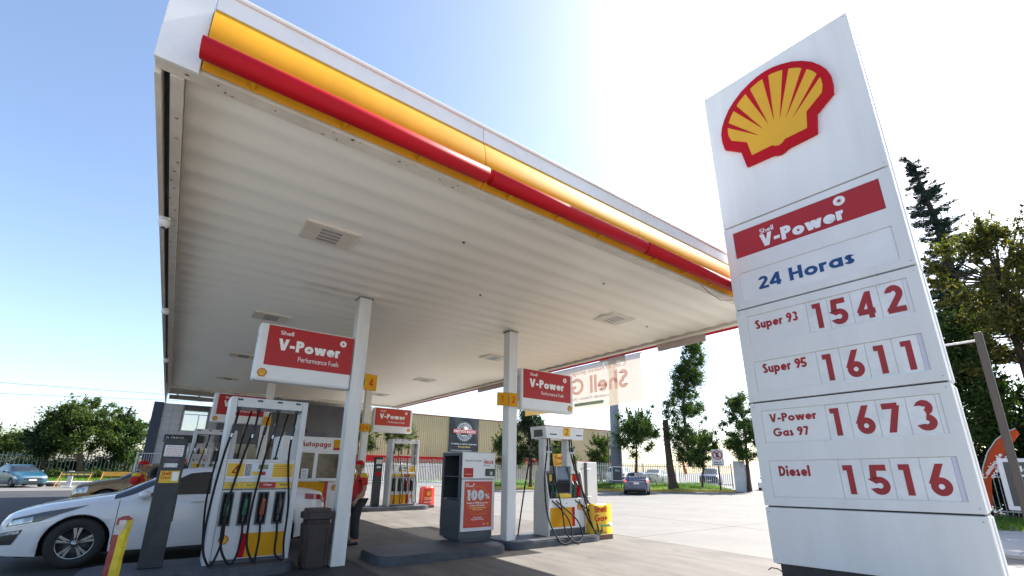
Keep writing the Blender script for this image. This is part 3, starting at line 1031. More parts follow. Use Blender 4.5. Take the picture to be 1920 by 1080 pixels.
SECT = [(.353, 1.11, []), (1.13, 2.635, [(.17, 2.235, 1.255, 1.765), (.17, 2.235, 2.025, 2.51)]), (2.655, 4.18, [(.175, 2.22, 2.80, 3.285), (.175, 2.22, 3.565, 4.05)]), (4.20, 5.705, [(.165, 2.21, 4.32, 4.825), (.165, 2.21, 5.10, 5.585)]), (5.725, 8.585, [])]
box('core', DGREY, sg, SX0 + .03, SX1 - .03, .05, SD - .04, .34, 8.55)
for z0, z1, holes in SECT:
    c = box('cabinet_section', PANELW, sg, SX0, SX1, .022, SD, z0, z1, .012)
    plate('front_panel', PANELW, c, SX0 + .003, SX1 - .003, z0 + .003, z1 - .003, holes, .020, .022)
    box('back_rim', PANELW, c, SX1 - .02, SX1 + .012, SD - .16, SD + .01, z0 + .02, z1 - .02, .01)
for z0, z1, holes in SECT:
    for x in (SX0 + .05, SX1 - .05):
        for z in (z0 + .06, z1 - .06):
            MB().lathe([(0, 0), (.009, 0), (.007, -.004), (0, -.004)], 8, 'y', (x, -.002, z)).build('screw', GALV, sg)
panel('red_panel', REDP, sg, .168, 2.207, 5.103, 5.582, .019, .008)
panel('hours_panel', INSET, sg, .168, 2.207, 4.323, 4.822, .019, .008)
text(sg, 'lettering', 'Shell', .585, .80, 5.405, .085, .0085, WTXT, .15)
text(sg, 'lettering', 'V-Power', .575, 1.74, 5.165, .225, .0085, WTXT, .25, .05)
starburst(sg, 1.715, 5.47, .075, .0095, WTXT, REDP)
text(sg, 'lettering', '24 Horas', .44, 1.735, 4.455, .215, .0085, BLUE, .20, .07)
emblem(sg, 1.125, 7.51, .865, -.003, .06)
rows = [(4.05, 3.565, .175, 2.22, 1.03, '1542', (1.165, 1.43, 1.735, 2.055), 3.612, .385, 1), (3.285, 2.80, .175, 2.22, 1.04, '1611', (1.165, 1.475, 1.765, 2.05), 2.835, .385, 2), (2.51, 2.025, .17, 2.235, 1.02, '1673', (1.125, 1.45, 1.735, 2.06), 2.075, .375, 3), (1.765, 1.255, .17, 2.235, 1.045, '1516', (1.145, 1.465, 1.735, 2.04), 1.315, .370, 4)]
for zt, zb, x0, x1, xc, num, cs, z0, h, k in rows:
    panel('name_panel', INSET, sg, x0 + .003, xc - .004, zb + .003, zt - .003, .019, .006)
    xs = [xc] + [(a + b) / 2 for a, b in zip(cs[:-1], cs[1:])] + [x1 - .05]
    panel('end_card', LILAC if k in (2, 4) else CARD, sg, x1 - .048, x1 - .003, zb + .003, zt - .003, .019, .006)
    for i, ch in enumerate(num):
        cd = panel('digit_card', CARD, sg, xs[i] + .003, xs[i + 1] - .003, zb + .006, zt - .006, .019, .006 + .002 * ((i + k) % 2))
        hw = .062 if ch == '1' else .098
        text(cd, 'digit', ch, cs[i] - hw, cs[i] + hw, z0, h, .0095, DIGIT, .205 if ch != '1' else .185)
    panel('card_rail', STEEL, sg, xc, x1 - .003, zb + .0005, zb + .0055, .019, .016)
text(sg, 'lettering', 'Super 93', .285, .905, 3.81, .15, .012, DIGIT, .225, .05)
text(sg, 'lettering', 'Super 95', .29, .905, 3.085, .15, .012, DIGIT, .225, .05)
text(sg, 'lettering', 'V-Power', .275, .90, 2.327, .125, .012, DIGIT, .225, .05)
text(sg, 'lettering', 'Gas 97', .295, .77, 2.113, .125, .012, DIGIT, .225, .05)
text(sg, 'lettering', 'Diesel', .285, .695, 1.545, .145, .012, DIGIT, .235, .05)
MB().tube([(SX0 + .09, .1, .22), (SX0 + .02, .08, .27), (SX0 - .05, .04, .28), (SX0 - .09, .02, .25)], .008, 6).build('loose_cable', BLACK, sg)


def print_line(parent, x0, x1, z, h, y, mat):
    """a line of print too small to read: a row of short dashes"""
    rg = random.Random(int(z * 1000) + int(x0 * 977))
    mb = MB()
    x = x0
    while x < x1 - h:
        w = min(x1 - x, h * rg.uniform(1.2, 4.5))
        mb.add([(x, y - .0008, z), (x + w, y - .0008, z), (x + w, y - .0008, z + h * .62), (x, y - .0008, z + h * .62)], [(0, 1, 2, 3)])
        x += w + h * .5
    return mb.build('small_print', mat, parent)


# ------------------------------------------------------------------ hanging fuel signs on the columns
def fuel_sign(loc, w, emb, label, orange=False):
    t = thing('hanging_sign', label, 'sign', loc, 0, 'red fuel signs hanging from the columns')
    red = REDO if orange else REDP
    H = .985
    bm = bmesh.new()
    mb = MB()
    # box with rounded outer end
    pts = []
    r = .12
    poly = [(0, -.0), (w, -.0), (w, .24), (0, .24)]
    mb.box(0, w, 0, .24, 0, H, .045)
    bm.free()
    b = mb.build('sign_box', CLEANW, t)
    if emb == 'l':
        rx0, rx1 = .13, w - .02
    else:
        rx0, rx1 = .05, w - .10
    panel('red_panel', red, t, rx0, rx1, .27, .955, 0, .006)
    W = rx1 - rx0
    text(t, 'lettering', 'Shell', rx0 + .13 * W, rx0 + .28 * W, .27 + .545, .07, -.008, WTXT, .15)
    text(t, 'lettering', 'V-Power', rx0 + .125 * W, rx0 + .845 * W, .27 + .275, .20, -.008, WTXT, .24, .05)
    text(t, 'lettering', 'Performance Fuels', rx0 + .36 * W, rx0 + .84 * W, .27 + .115, .085, -.008, WTXT, .11)
    starburst(t, rx0 + .87 * W, .27 + .55, .058, -.0065, WTXT, red)
    emblem(t, .13 if emb == 'l' else w - .14, .135, .072, -.001, .006)
    box('mounting_arm', GALV, t, w if emb == 'l' else -.03, (w + .03) if emb == 'l' else 0, .08, .16, .2, .8)
    return t


fuel_sign((.87, 8.33, 2.93), 1.57, 'l', 'large red fuel sign in a white box hanging above the front left pump')
fuel_sign((6.36, 8.33, 2.93), 1.66, 'r', 'red fuel sign in a white box right of the column marked 1 and 2')
fuel_sign((6.38, 18.1, 2.94), 1.66, 'r', 'orange red fuel sign on the far column above the rear pump', True)
fuel_sign((.9, 18.1, 2.94), 1.57, 'l', 'far red fuel sign half hidden behind the front left pump frame')


def number_plate(loc, txts, label):
    t = thing('pump_number_plate', label, 'number plate', loc, 0, 'yellow pump number plates on the columns')
    for i, (s, ang, ox, oy) in enumerate(txts):
        pl = MB().box(0, .25, -.03, 0, 0, .30, .012).build('plate', YEL, t, loc=(ox, oy, 0), rz=ang)
        text(pl, 'digit', s, .085 if s != '1' else .10, .165 if s != '1' else .14, .075, .15, -.033, RED, .14)
    box('plate_bracket', GALV, t, .0, .06, .0, .10, .1, .2)
    return t


number_plate((2.66, 8.33, 2.96), [('4', R_(12), .02, -.03)], 'yellow plate with red 4 on the front left column')
number_plate((5.96, 8.28, 2.95), [('1', R_(-28), -.25, .10), ('2', R_(4), -.02, -.02)], 'yellow double plate reading 1 and 2 on the front right column')
number_plate((5.96, 18.0, 2.92), [('5', R_(-28), -.22, .10), ('6', R_(4), 0.0, -.02)], 'far yellow plate with pump numbers on the rear column')
number_plate((2.44, 18.0, 2.92), [('3', R_(4), 0.0, -.02)], 'small yellow plate seen through the front left pump frame')


# ------------------------------------------------------------------ islands
def stadium(x0, x1, y0, y1, r=.35, n=6):
    out = []
    for cx, cy, a0 in ((x1 - r, y0 + r, -90), (x1 - r, y1 - r, 0), (x0 + r, y1 - r, 90), (x0 + r, y0 + r, 180)):
        for i in range(n + 1):
            a = R_(a0 + 90 * i / n)
            out.append((cx + r * math.cos(a), cy + r * math.sin(a)))
    return out


for (x0, x1, y0, y1, lab) in ((-.75, 1.93, 8.25, 9.45, 'grey painted concrete island under the front left pump'), (3.1, 5.76, 7.82, 9.1, 'grey painted concrete island under the oil cabinet'), (5.84, 8.62, 7.98, 9.15, 'grey painted concrete island under the pump marked 2'), (5.9, 8.75, 17.3, 18.7, 'far concrete island under the pump marked 6'), (-.6, 2.1, 17.3, 18.7, 'far concrete island under the rear left pump')):
    o = slab_mb(stadium(x0, x1, y0, y1), -.01, .15, .025).build('pump_island', ISL)
    tag(o, lab, 'island', 'pump islands')
box('inspection_plate', GALV, o, .2, .6, 17.6, 18.0, .1505, .154)


# ------------------------------------------------------------------ fuel dispensers, tall open frame type
def smooth_path(pts, n=8):
    P_ = [Vector(p) for p in pts]
    out = []
    for i in range(len(P_) - 1):
        p0 = P_[max(i - 1, 0)]; p1 = P_[i]; p2 = P_[i + 1]; p3 = P_[min(i + 2, len(P_) - 1)]
        for k in range(n):
            t = k / n
            out.append(0.5 * ((2 * p1) + (p2 - p0) * t + (2 * p0 - 5 * p1 + 4 * p2 - p3) * t * t + (3 * p1 - p0 - 3 * p2 + p3) * t ** 3))
    out.append(P_[-1])
    return out


NOZ = [GREENP, GREENP, ORANGEP, BLK]


def nozzle(parent, x, y, z, mat, name='nozzle'):
    """hand nozzle hanging in its boot: grip guard, body, spout up, hose swivel below"""
    n = MB()
    n.box(x - .032, x + .032, y - .05, y + .03, z + .10, z + .30, .022)
    n.box(x - .026, x + .026, y - .085, y - .02, z + .20, z + .36, .02)
    o = n.build(name, mat, parent)
    s = MB().tube([(x, y - .02, z + .34), (x, y + .02, z + .42), (x, y + .07, z + .45)], [.02, .015, .012], 8)
    s.tube([(x, y - .09, z + .12), (x, y - .11, z + .22), (x, y - .08, z + .32)], .008, 6)
    s.tube([(x, y - .015, z), (x, y - .015, z + .11)], .017, 8)
    s.build('spout_and_lever', M('dull_metal', (.09, .09, .095), .4, metal=.5), o)
    return o


def tall_pump(loc, num, label, mirror=False, rear_hoses=True):
    t = thing('fuel_pump', label, 'fuel pump', loc, 0, 'tall white open frame fuel pumps')
    W, D = 1.15, .52
    box('frame_post', WHITE, t, -.02, .07, 0, D, 0, 2.52, .008)
    box('frame_post', WHITE, t, 1.06, W, 0, D, 0, 2.52, .008)
    tb = box('top_beam', WHITE, t, .073, 1.057, .005, D - .005, 2.36, 2.518, .006)
    box('plinth', SLATE, t, .0, 1.13, .004, D - .004, -.003, .055)
    cab = box('cabinet', WHITE, t, .073, 1.057, .012, D - .012, .055, 1.53, .006)
    box('shoulder_strip', WHITE, t, .073, 1.057, -.006, .012, 1.49, 1.535, .004)
    panel('display_band', CLEANW, t, .078, 1.052, 1.24, 1.485, .012, .012)
    nx = (.76, 1.0) if mirror else (.03 + .06, .32)
    pn = panel('number_panel', YELP, t, nx[0], nx[1], 1.27, 1.47, 0, .005)
    text(pn, 'number', num, (nx[0] + nx[1]) / 2 - .05, (nx[0] + nx[1]) / 2 + .05, 1.29, .155, -.0065, RED, .12)
    kx = .34
    kp = panel('keypad', BLK, t, kx, kx + .075, 1.28, 1.46, 0, .01)
    mb = MB()
    for i in range(3):
        for j in range(5):
            mb.box(kx + .008 + i * .022, kx + .022 + i * .022, -.0125, -.0095, 1.29 + j * .034, 1.312 + j * .034)
    mb.build('keys', SILV, kp)
    dp = panel('display', M('display_pale', (.55, .63, .66), .3, var=.06), t, .43, .72, 1.25, 1.475, 0, .008)
    panel('screen', LCD, dp, .52, .66, 1.385, 1.455, -.008, .004)
    for i, mm in enumerate((YELP, YELP, REDP)):
        panel('grade_tag', mm, dp, .445 + i * .065, .505 + i * .065, 1.29, 1.345, -.008, .003)
    x0, x1 = (.09, .34) if mirror else (.735, 1.045)
    if mirror:
        x0, x1 = .10, .325
    npn = panel('notice', YELP, t, x0 if not mirror else .085, x1 if not mirror else .33, 1.255, 1.475, 0, .005) if not mirror else None
    if npn:
        for i in range(5):
            print_line(npn, .755, 1.025, 1.28 + i * .037, .014, -.005, REDP)
    box('label_rail', WHITE, t, .075, 1.055, -.012, .012, 1.185, 1.235, .004)
    labs = [(YELP, 'Super 93', GTXT), (YELP, 'Super 95', GTXT), (REDP, 'V-Power', WTXT), (YELP, 'Diesel', BTXT)]
    for i, (mm, s, tm) in enumerate(labs):
        xa = .085 + i * .243
        lb = panel('grade_label', mm, t, xa, xa + .235, 1.09, 1.178, .012, .016)
        text(lb, 'grade_name', s, xa + .06, xa + .18, 1.125, .035, -.006, tm, .15)
    box('ledge', DGREY, t, .075, 1.055, -.008, .012, 1.068, 1.080)
    for i in range(4):
        xa = .09 + i * .245
        bt = MB()
        # boot: dark recess inside a raised surround
        bt.box(xa, xa + .155, -.022, .011, .54, .565, .006)
        bt.box(xa, xa + .155, -.022, .011, 1.01, 1.035, .006)
        bt.box(xa, xa + .02, -.022, .011, .566, 1.009, .006)
        bt.box(xa + .135, xa + .155, -.022, .011, .566, 1.009, .006)
        b = bt.build('nozzle_boot', SLATE, t)
        panel('recess', BLACK, b, xa + .02, xa + .135, .566, 1.009, .011, .003)
        mm = NOZ[i] if not mirror else [GREENP, GREENP, RED, BLK][i]
        nozzle(t, xa + .078, -.03, .58, mm)
    lo = panel('lower_panel', WHITE, t, .078, 1.052, .062, .50, .012, .010)
    if not mirror:
        MB().prism([(.40, .075), (.50, .075), (.52, .42), (.42, .42)], -.003, .003).build('red_stripe', RED, lo)
        MB().prism([(.502, .075), (1.045, .075), (1.045, .42), (.522, .42)], -.003, .003).build('yellow_field', YEL, lo)
        emblem(t, .20, .345, .068, .001, .006)
    else:
        MB().prism([(.70, .075), (.79, .075), (.79, .42), (.70, .42)], -.003, .003).build('red_stripe', RED, lo)
        MB().prism([(.085, .075), (.698, .075), (.698, .42), (.085, .42)], -.003, .003).build('yellow_field', YEL, lo)
        emblem(t, .92, .345, .068, .001, .006)
    xg = [.11, .40, .70, .99]
    for i, x in enumerate(xg):
        panel('top_slot', BLK, tb, x - .045, x + .035, 2.462, 2.492, .005, .004)
        MB().lathe([(0, 2.36), (.03, 2.36), (.036, 2.335), (.03, 2.31), (0, 2.30)], 12, 'z', (x, .06, 0)).build('hose_swivel', SLATE, t)
        xn = .168 + i * .245
        dx = (-.17, -.24, -.20, .03)[i] if not mirror else (.05, .08, .02, .05)[i]
        pth = smooth_path([(x, .06, 2.32), (x - .01, .02, 2.2), (x - .035, -.03, 2.02), (x - .06 + dx * .3, -.06, 1.55), (x + dx, -.12, .85), (x + dx * 1.0, -.16, .30), (x + dx * .55 + .03, -.19, .03 if not mirror else .15), (xn - .05 + .02 * i, -.17, .12), (xn + .01, -.10, .38), (xn, -.045, .60)], 8)
        MB().tube(pth, .0165, 8).build('hose', BLACK, t)
        br = MB()
        br.tube([(x - .028, -.01, 2.07), (x - .036, -.03, 2.01), (x - .045, -.04, 1.93)], .03, 10)
        bo = br.build('breakaway', BLK, t)
        for cp_ in ([(x - .02, -.005, 2.12), (x - .028, -.015, 2.07)], [(x - .045, -.042, 1.925), (x - .052, -.048, 1.87)]):
            MB().tube(cp_, .018, 8).build('coupling', STEEL, bo)
        if rear_hoses:
            MB().tube(smooth_path([(x - .06, D - .05, 2.34), (x - .08, D + .03, 2.15), (x - .13, D + .08, 1.7), (x - .18, D + .12, .9), (x - .12, D + .12, .2)], 6), .015, 6).build('hose', BLACK, t)
            MB().tube([(x - .085, D + .035, 2.1), (x - .10, D + .06, 1.96)], .028, 8).build('breakaway', BLK, t)
    return t


p4 = tall_pump((.69, 8.6, .15), '4', 'large white fuel pump marked 4 with four hoses, nearest on the left')
tall_pump((7.05, 17.55, .15), '6', 'white fuel pump marked 6 standing sunlit beyond the far island', True, False)
tall_pump((.55, 17.6, .15), '3', 'rear white fuel pump half hidden behind the white sedan', False, False)


# ------------------------------------------------------------------ pump 2: header box on two masts
def header_pump(loc, label):
    t = thing('fuel_pump', label, 'fuel pump', loc)
    LG = M('pump_light_grey', (.60, .60, .59), .4, var=.06, scale=3, dirt=(.4, .38, .35), dirt_amt=.3)
    W, D = 1.15, .5
    # lower cabinet with flared side cheeks
    box('cabinet', WHITE, t, .02, W - .02, .0, D, .0, .80, .01)
    box('plinth', SLATE, t, .015, W - .015, -.008, D + .008, -.003, .14, .005)
    for nm, xs in (('side_cheek', (-.012, .018)), ('side_cheek', (W - .018, W + .012))):
        mb = MB()
        pl = [(-.02, 0), (D + .02, 0), (D + .02, .80), (D - .06, 1.40), (D - .10, 1.42), (.14, 1.42), (.10, 1.40), (-.02, .82)]
        n = len(pl)
        vs = [(xs[0], y, z) for y, z in pl] + [(xs[1], y, z) for y, z in pl]
        mb.add(vs, [tuple(range(n)), tuple(range(2 * n - 1, n - 1, -1))] + [(i, (i + 1) % n, (i + 1) % n + n, i + n) for i in range(n)])
        mb.build(nm, LG, t, fixn=True)
    box('mast', LG, t, .01, .20, .17, .36, 1.40, 2.16, .01)
    box('mast', LG, t, W - .40, W - .20, .17, .36, 1.30, 2.16, .01)
    h = MB()
    pl = [(-.06, 2.16), (W - .02, 2.16), (W + .02, 2.44), (-.10, 2.44)]
    vs = [(x, -.02, z) for x, z in pl] + [(x, D + .05, z) for x, z in pl]
    h.add(vs, [(0, 1, 2, 3), (7, 6, 5, 4), (0, 4, 5, 1), (1, 5, 6, 2), (2, 6, 7, 3), (3, 7, 4, 0)])
    hd = h.build('header_box', CLEANW, t, fixn=True)
    pn = panel('number_panel', YELP, hd, .47, .70, 2.225, 2.432, -.02, .005)
    text(pn, 'number', '2', .53, .64, 2.25, .16, -.0265, RED, .12)
    panel('header_slot', BLK, hd, .05, .26, 2.24, 2.268, -.02, .004)
    panel('header_slot', BLK, hd, W - .25, W - .05, 2.25, 2.278, -.02, .004)
    MB().box(-.089, -.075, .1, .42, 2.20, 2.38, .01).build('side_screen', BLK, hd)
    # centre console
    cs = MB()
    pl = [(.05, .80), (.05, .86), (.11, 1.16), (.06, 1.20), (.14, 1.52), (.42, 1.52), (.45, .80)]
    n = len(pl)
    vs = [(.30, y, z) for y, z in pl] + [(.74, y, z) for y, z in pl]
    cs.add(vs, [tuple(range(n)), tuple(range(2 * n - 1, n - 1, -1))] + [(i, (i + 1) % n, (i + 1) % n + n, i + n) for i in range(n)])
    con = cs.build('console', SLATE, t, fixn=True)
    scr = MB().add([(.335, .062, 1.225), (.705, .062, 1.225), (.705, .132, 1.50), (.335, .132, 1.50)], [(0, 1, 2, 3)]).build('screen', M('screen_glass', (.10, .13, .16), .08, var=.2, scale=4), con)
    box('console_cheek', GALV, con, .285, .299, .03, .40, .82, 1.53, .004)
    box('console_cheek', GALV, con, .741, .755, .03, .40, .82, 1.53, .004)
    box('card_shelf', YELP, con, .32, .72, -.01, .10, .805, .90, .02)
    box('shadow_slot', BLACK, con, .32, .72, .055, .075, .93, 1.15)
    for (xa, xb_) in ((.035, .28), (.76, W - .035)):
        box('nozzle_bay', BLK, t, xa, xb_, .10, .42, .80, 1.36, .01)
    panel('bay_label', YELP, t, .12, .19, 1.18, 1.33, .10, .006)
    panel('bay_label', YELP, t, .78, .85, 1.17, 1.33, .10, .006)
    panel('bay_label', RED, t, .87, 1.0, 1.17, 1.33, .10, .006)
    for x, mm in ((.10, BLK), (.22, GREENP), (.82, GREENP), (.96, RED)):
        nozzle(t, x, .04, .74, mm)
    panel('front_panel', CLEANW, t, .03, W - .03, .15, .79, 0, .01)
    fp = panel('yellow_field', YEL, t, .05, .72, .18, .60, -.01, .004)
    panel('red_stripe', RED, t, .723, .81, .18, .60, -.01, .004)
    emblem(t, .96, .60, .07, -.0105, .006)
    MB().lathe([(0, 0), (.01, 0), (.01, -.006), (0, -.006)], 10, 'y', (.55, -.01, .69)).build('lock', BLK, t)
    mb = MB()
    for i in range(4):
        mb.box(-.0165, -.0125, .12, .16, .95 + i * .09, 1.02 + i * .09)
    mb.build('side_stickers', M('sticker', (.62, .45, .38), .5, var=.3, scale=30), t)
    hs = [((.02, .05, 2.16), [(-.02, .0, 1.9), (-.10, .0, 1.3), (-.12, -.10, .5), (-.02, -.35, -.02), (.18, -.42, -.10), (.38, -.36, .05), (.40, -.2, .4), (.10, -.02, .76)]),
          ((.10, .05, 2.16), [(.10, .02, 1.9), (.18, -.03, 1.3), (.30, -.12, .6), (.26, -.30, .1), (.45, -.42, -.10), (.70, -.36, .0), (.66, -.22, .35), (.22, 0, .76)]),
          ((W - .42, .05, 2.16), [(W - .42, .02, 1.9), (W - .32, .0, 1.5), (W - .12, -.08, .9), (W - .02, -.2, .3), (W + .10, -.28, .0), (W + .2, -.24, .1), (W + .1, -.14, .45), (.82, .0, .76)]),
          ((W - .36, .05, 2.16), [(W - .34, .02, 1.9), (W - .22, -.02, 1.3), (W - .05, -.10, .8), (W + .25, -.16, .45), (W + .36, -.2, .12), (W + .22, -.22, -.02), (W + .02, -.18, .2), (.96, .0, .76)])]
    for a, rest in hs:
        MB().tube(smooth_path([a] + rest, 8), .0165, 8).build('hose', BLACK, t)
        b0 = Vector(a); b1 = Vector(rest[0])
        bo = MB().tube([b0.lerp(b1, .75), b0.lerp(b1, 1.15)], .03, 10).build('breakaway', BLK, t)
        for u0, u1 in ((.6, .76), (1.14, 1.3)):
            MB().tube([b0.lerp(b1, u0), b0.lerp(b1, u1)], .018, 8).build('coupling', STEEL, bo)
    # two hoses of the far side, hanging left
    MB().tube(smooth_path([(-.04, .46, 2.16), (-.12, .5, 1.8), (-.30, .5, 1.0), (-.42, .5, .35), (-.48, .5, .0)], 8), .0165, 8).build('hose', BLACK, t)
    MB().tube([(-.10, .49, 1.92), (-.13, .5, 1.78)], .03, 10).build('breakaway', BLK, t)
    return t


header_pump((7.15, 8.32, .15), 'white fuel pump marked 2 on its header box with looping hoses')

# small sign and back of a board behind pump 2
t = thing('display_board', 'white board on grey post seen from behind beside pump 2', 'board', (8.95, 8.95, 0))
MB().box(-.27, .45, -.02, .0, .70, 1.80, .012).build('board', CLEANW, t)
box('post', SLATE, t, -.03, .03, -.075, -.022, .0, 1.79)
for z in (.92, 1.62):
    MB().tube([(-.15, -.03, z), (.2, -.03, z)], .012, 6).build('clamp_bar', GALV, t)
t = thing('payment_sign', 'small yellow payment sign with card reader behind pump 2', 'sign', (8.10, 9.25, .15))
box('post', SLATE, t, .2, .26, .0, .05, 0, 1.55)
box('plate', YELP, t, 0, .41, -.02, 0, 1.50, 1.84, .006)
text(t, 'lettering', 'Shell', .05, .34, 1.70, .10, -.0215, RED, .17)
text(t, 'lettering', 'Go+', .05, .30, 1.56, .10, -.0215, RED, .17)
box('reader', BLK, t, .42, .54, -.04, .02, 1.46, 1.84, .01)
panel('reader_screen', SILV, t, .43, .53, 1.58, 1.68, -.04, .003)


def wrapped_bag(loc, w, h, mat, mat2, label, lines, rz=0, red=False):
    """printed cover pulled over a bollard: creased sides, cuffed top"""
    t = thing('bollard_cover', label, 'bollard cover', loc, rz)
    d = .30
    rng = random.Random(5)
    mb = MB()
    n = 10
    rings = []
    for i in range(n + 1):
        f = i / n
        z = h * f
        s = 1 - .05 * f + .015 * math.sin(f * 9)
        pts = []
        for (cx, cy) in ((0, 0), (.33, -.012), (.66, .0), (1, 0), (1.02, .5), (1, 1), (.5, 1.02), (0, 1), (-.02, .5)):
            x = (cx - .5) * w * s + rng.uniform(-.008, .008)
            y = (cy) * d * (1 - .1 * f) + rng.uniform(-.006, .006)
            zz = z + (0 if i < n else rng.uniform(-.02, .02))
            pts.append((x, y, zz))
        rings.append(pts)
    m_ = len(rings[0])
    vs = [p for r in rings for p in r]
    fs = []
    for i in range(n):
        for k in range(m_):
            fs.append((i * m_ + k, i * m_ + (k + 1) % m_, (i + 1) * m_ + (k + 1) % m_, (i + 1) * m_ + k))
    fs.append(tuple(n * m_ + k for k in range(m_)))
    mb.add(vs, fs, True)
    mb.build('cover', mat, t)
    box('base_band', mat2, t, -w / 2 - .008, w / 2 + .008, -.012, d + .01, -.002, .12, .01)
    for (s, x0, x1, z0, hh, mm, ww) in lines:
        text(t, 'lettering', s, x0, x1, z0, hh, -.026, mm, ww)
    return t


wb = wrapped_bag((8.68, 8.12, 0), .68, .80, YELP, M('brown_band', (.13, .07, .05), .6), 'yellow printed bollard cover with red lettering right of pump 2', [('Shell', -.28, .14, .62, .15, RED, .18), ('Go+', -.28, .16, .42, .15, RED, .18), ('Descarga', -.26, .0, .20, .04, BTXT, .14), ('tu nueva App', -.26, .12, .15, .04, BTXT, .14)])
MB().prism([(-.06, .295), (.2, .295), (.22, .315), (.2, .335), (-.06, .335), (-.08, .315)], -.026, -.022).build('green_pill', GTXT, wb)
MB().lathe([(0, 0), (.06, 0), (.06, -.004), (0, -.004)], 18, 'y', (.25, -.022, .33)).build('round_badge', WTXT, wb)
wb = wrapped_bag((8.92, 17.95, 0), .56, .82, REDO, M('brown_band', (.13, .07, .05), .6), 'orange red printed bollard cover right of pump 6', [])
for zz in (.40, .34, .22):
    print_line(wb, -.18, .18, zz, .03, -.024, YTXT if zz > .35 else WTXT)
emblem(wb, 0, .57, .11, -.022, .003)


# ------------------------------------------------------------------ oil cabinet
t = thing('oil_cabinet', 'grey and white motor oil cabinet with red poster and open side shelves', 'cabinet', (5.0, 8.55, .15))
D = .84
CW = .81
box('foot', SLATE, t, .04, CW - .06, .05, D - .08, -.003, .05)
box('lower_body', SLATE, t, -.02, CW - .02, .03, D, .05, .235, .008)
box('body', SLATE, t, .0, CW - .02, .03, D, .235, .80, .008)
box('back_wall', SLATE, t, .0, CW - .02, D - .02, D, .803, 1.76)
box('right_wall', SLATE, t, CW - .06, CW - .02, .03, D - .022, .803, 1.76)
box('inner_front', DGREY, t, .0, CW - .062, .03, .045, .803, 1.76)
box('door', WHITE, t, .0, CW + .01, .0, .028, .20, 1.22, .008)
box('upper_front', CLEANW, t, -.005, CW + .01, .0, .028, 1.235, 1.765, .008)
box('top_lid', GALV, t, -.03, CW - .0, .02, D + .02, 1.762, 1.785, .006)
ps = panel('poster', REDO, t, .065, CW - .06, .27, 1.18, .0, .004)
text(ps, 'lettering', 'Shell', .09, .16, 1.115, .03, -.0055, WTXT, .15)
text(ps, 'lettering', 'V-Power', .09, .28, 1.07, .035, -.0055, WTXT, .2)
starburst(ps, .285, 1.12, .018, -.0045, WTXT, REDO)
pts = [(.12 + .29 + .285 * a / .87, .80 + .285 * b / .87) for a, b in sym(OUT_H)]
outl = MB()
for i in range(len(pts)):
    a, b = pts[i], pts[(i + 1) % len(pts)]
    outl.tube([(a[0], -.0045, a[1]), (b[0], -.0045, b[1])], .0055, 6)
outl.build('poster_outline', YEL, ps)
text(ps, 'lettering', '100', .13, .55, .80, .21, -.011, SILV, .25, .02)
text(ps, 'lettering', '%', .57, .68, .83, .10, -.011, SILV, .2)
text(ps, 'lettering', 'Limpia el 100% las partes', .13, .65, .735, .036, -.0055, WTXT, .15)
text(ps, 'lettering', 'criticas del motor', .2, .58, .685, .036, -.0055, WTXT, .15)
print_line(ps, .2, .6, .645, .022, -.004, YTXT)
print_line(ps, .28, .52, .61, .02, -.004, YTXT)
text(ps, 'lettering', 'Siente el poder', .29, .50, .455, .028, -.0055, WTXT, .12)
text(ps, 'lettering', 'Elige Shell V-Power', .25, .55, .415, .03, -.0055, WTXT, .14)
emblem(ps, .66, .33, .032, -.004, .003)
print_line(ps, .09, .35, .29, .014, -.004, REDP)
print_line(ps, .53, .61, .325, .016, -.004, WTXT)
text(t, 'lettering', '¿Revisaste el aceite?', .05, .48, 1.585, .036, -.0015, BTXT, .13)
text(t, 'lettering', 'Shell', .52, .57, 1.625, .022, -.0015, RED, .14)
text(t, 'lettering', 'HELIX', .52, .77, 1.545, .065, -.0015, RED, .2)
text(t, 'lettering', 'Motor oils', .52, .69, 1.495, .032, -.0015, BTXT, .13)
panel('small_poster', REDP, t, .03, .26, 1.26, 1.45, .0, .006)
print_line(t, .06, .23, 1.32, .016, -.006, YTXT)
mt_ = MB().box(.57, .80, -.03, 0, 1.29, 1.44, .01).build('card_terminal', BLK, t)
panel('terminal_keys', SILV, mt_, .67, .73, 1.31, 1.38, -.03, .003)
MB().lathe([(0, 0), (.008, 0), (.008, -.006), (0, -.006)], 8, 'y', (.015, 0, .72)).build('lock', BLK, t)
# open shelf bay in the left flank
s_ = -.03
box('flank_panel', SLATE, t, s_, -.002, .032, D - .004, .22, .80, .004)
for y0, y1 in ((.032, .11), (D - .09, D - .004)):
    box('flank_frame', SLATE, t, s_, -.002, y0, y1, .803, 1.70, .004)
box('flank_frame', SLATE, t, s_, -.002, .032, D - .004, 1.70, 1.76, .004)
for z in (.815, 1.26):
    box('shelf', SLATE, t, .0, CW - .08, .05, D - .03, z, z + .02)


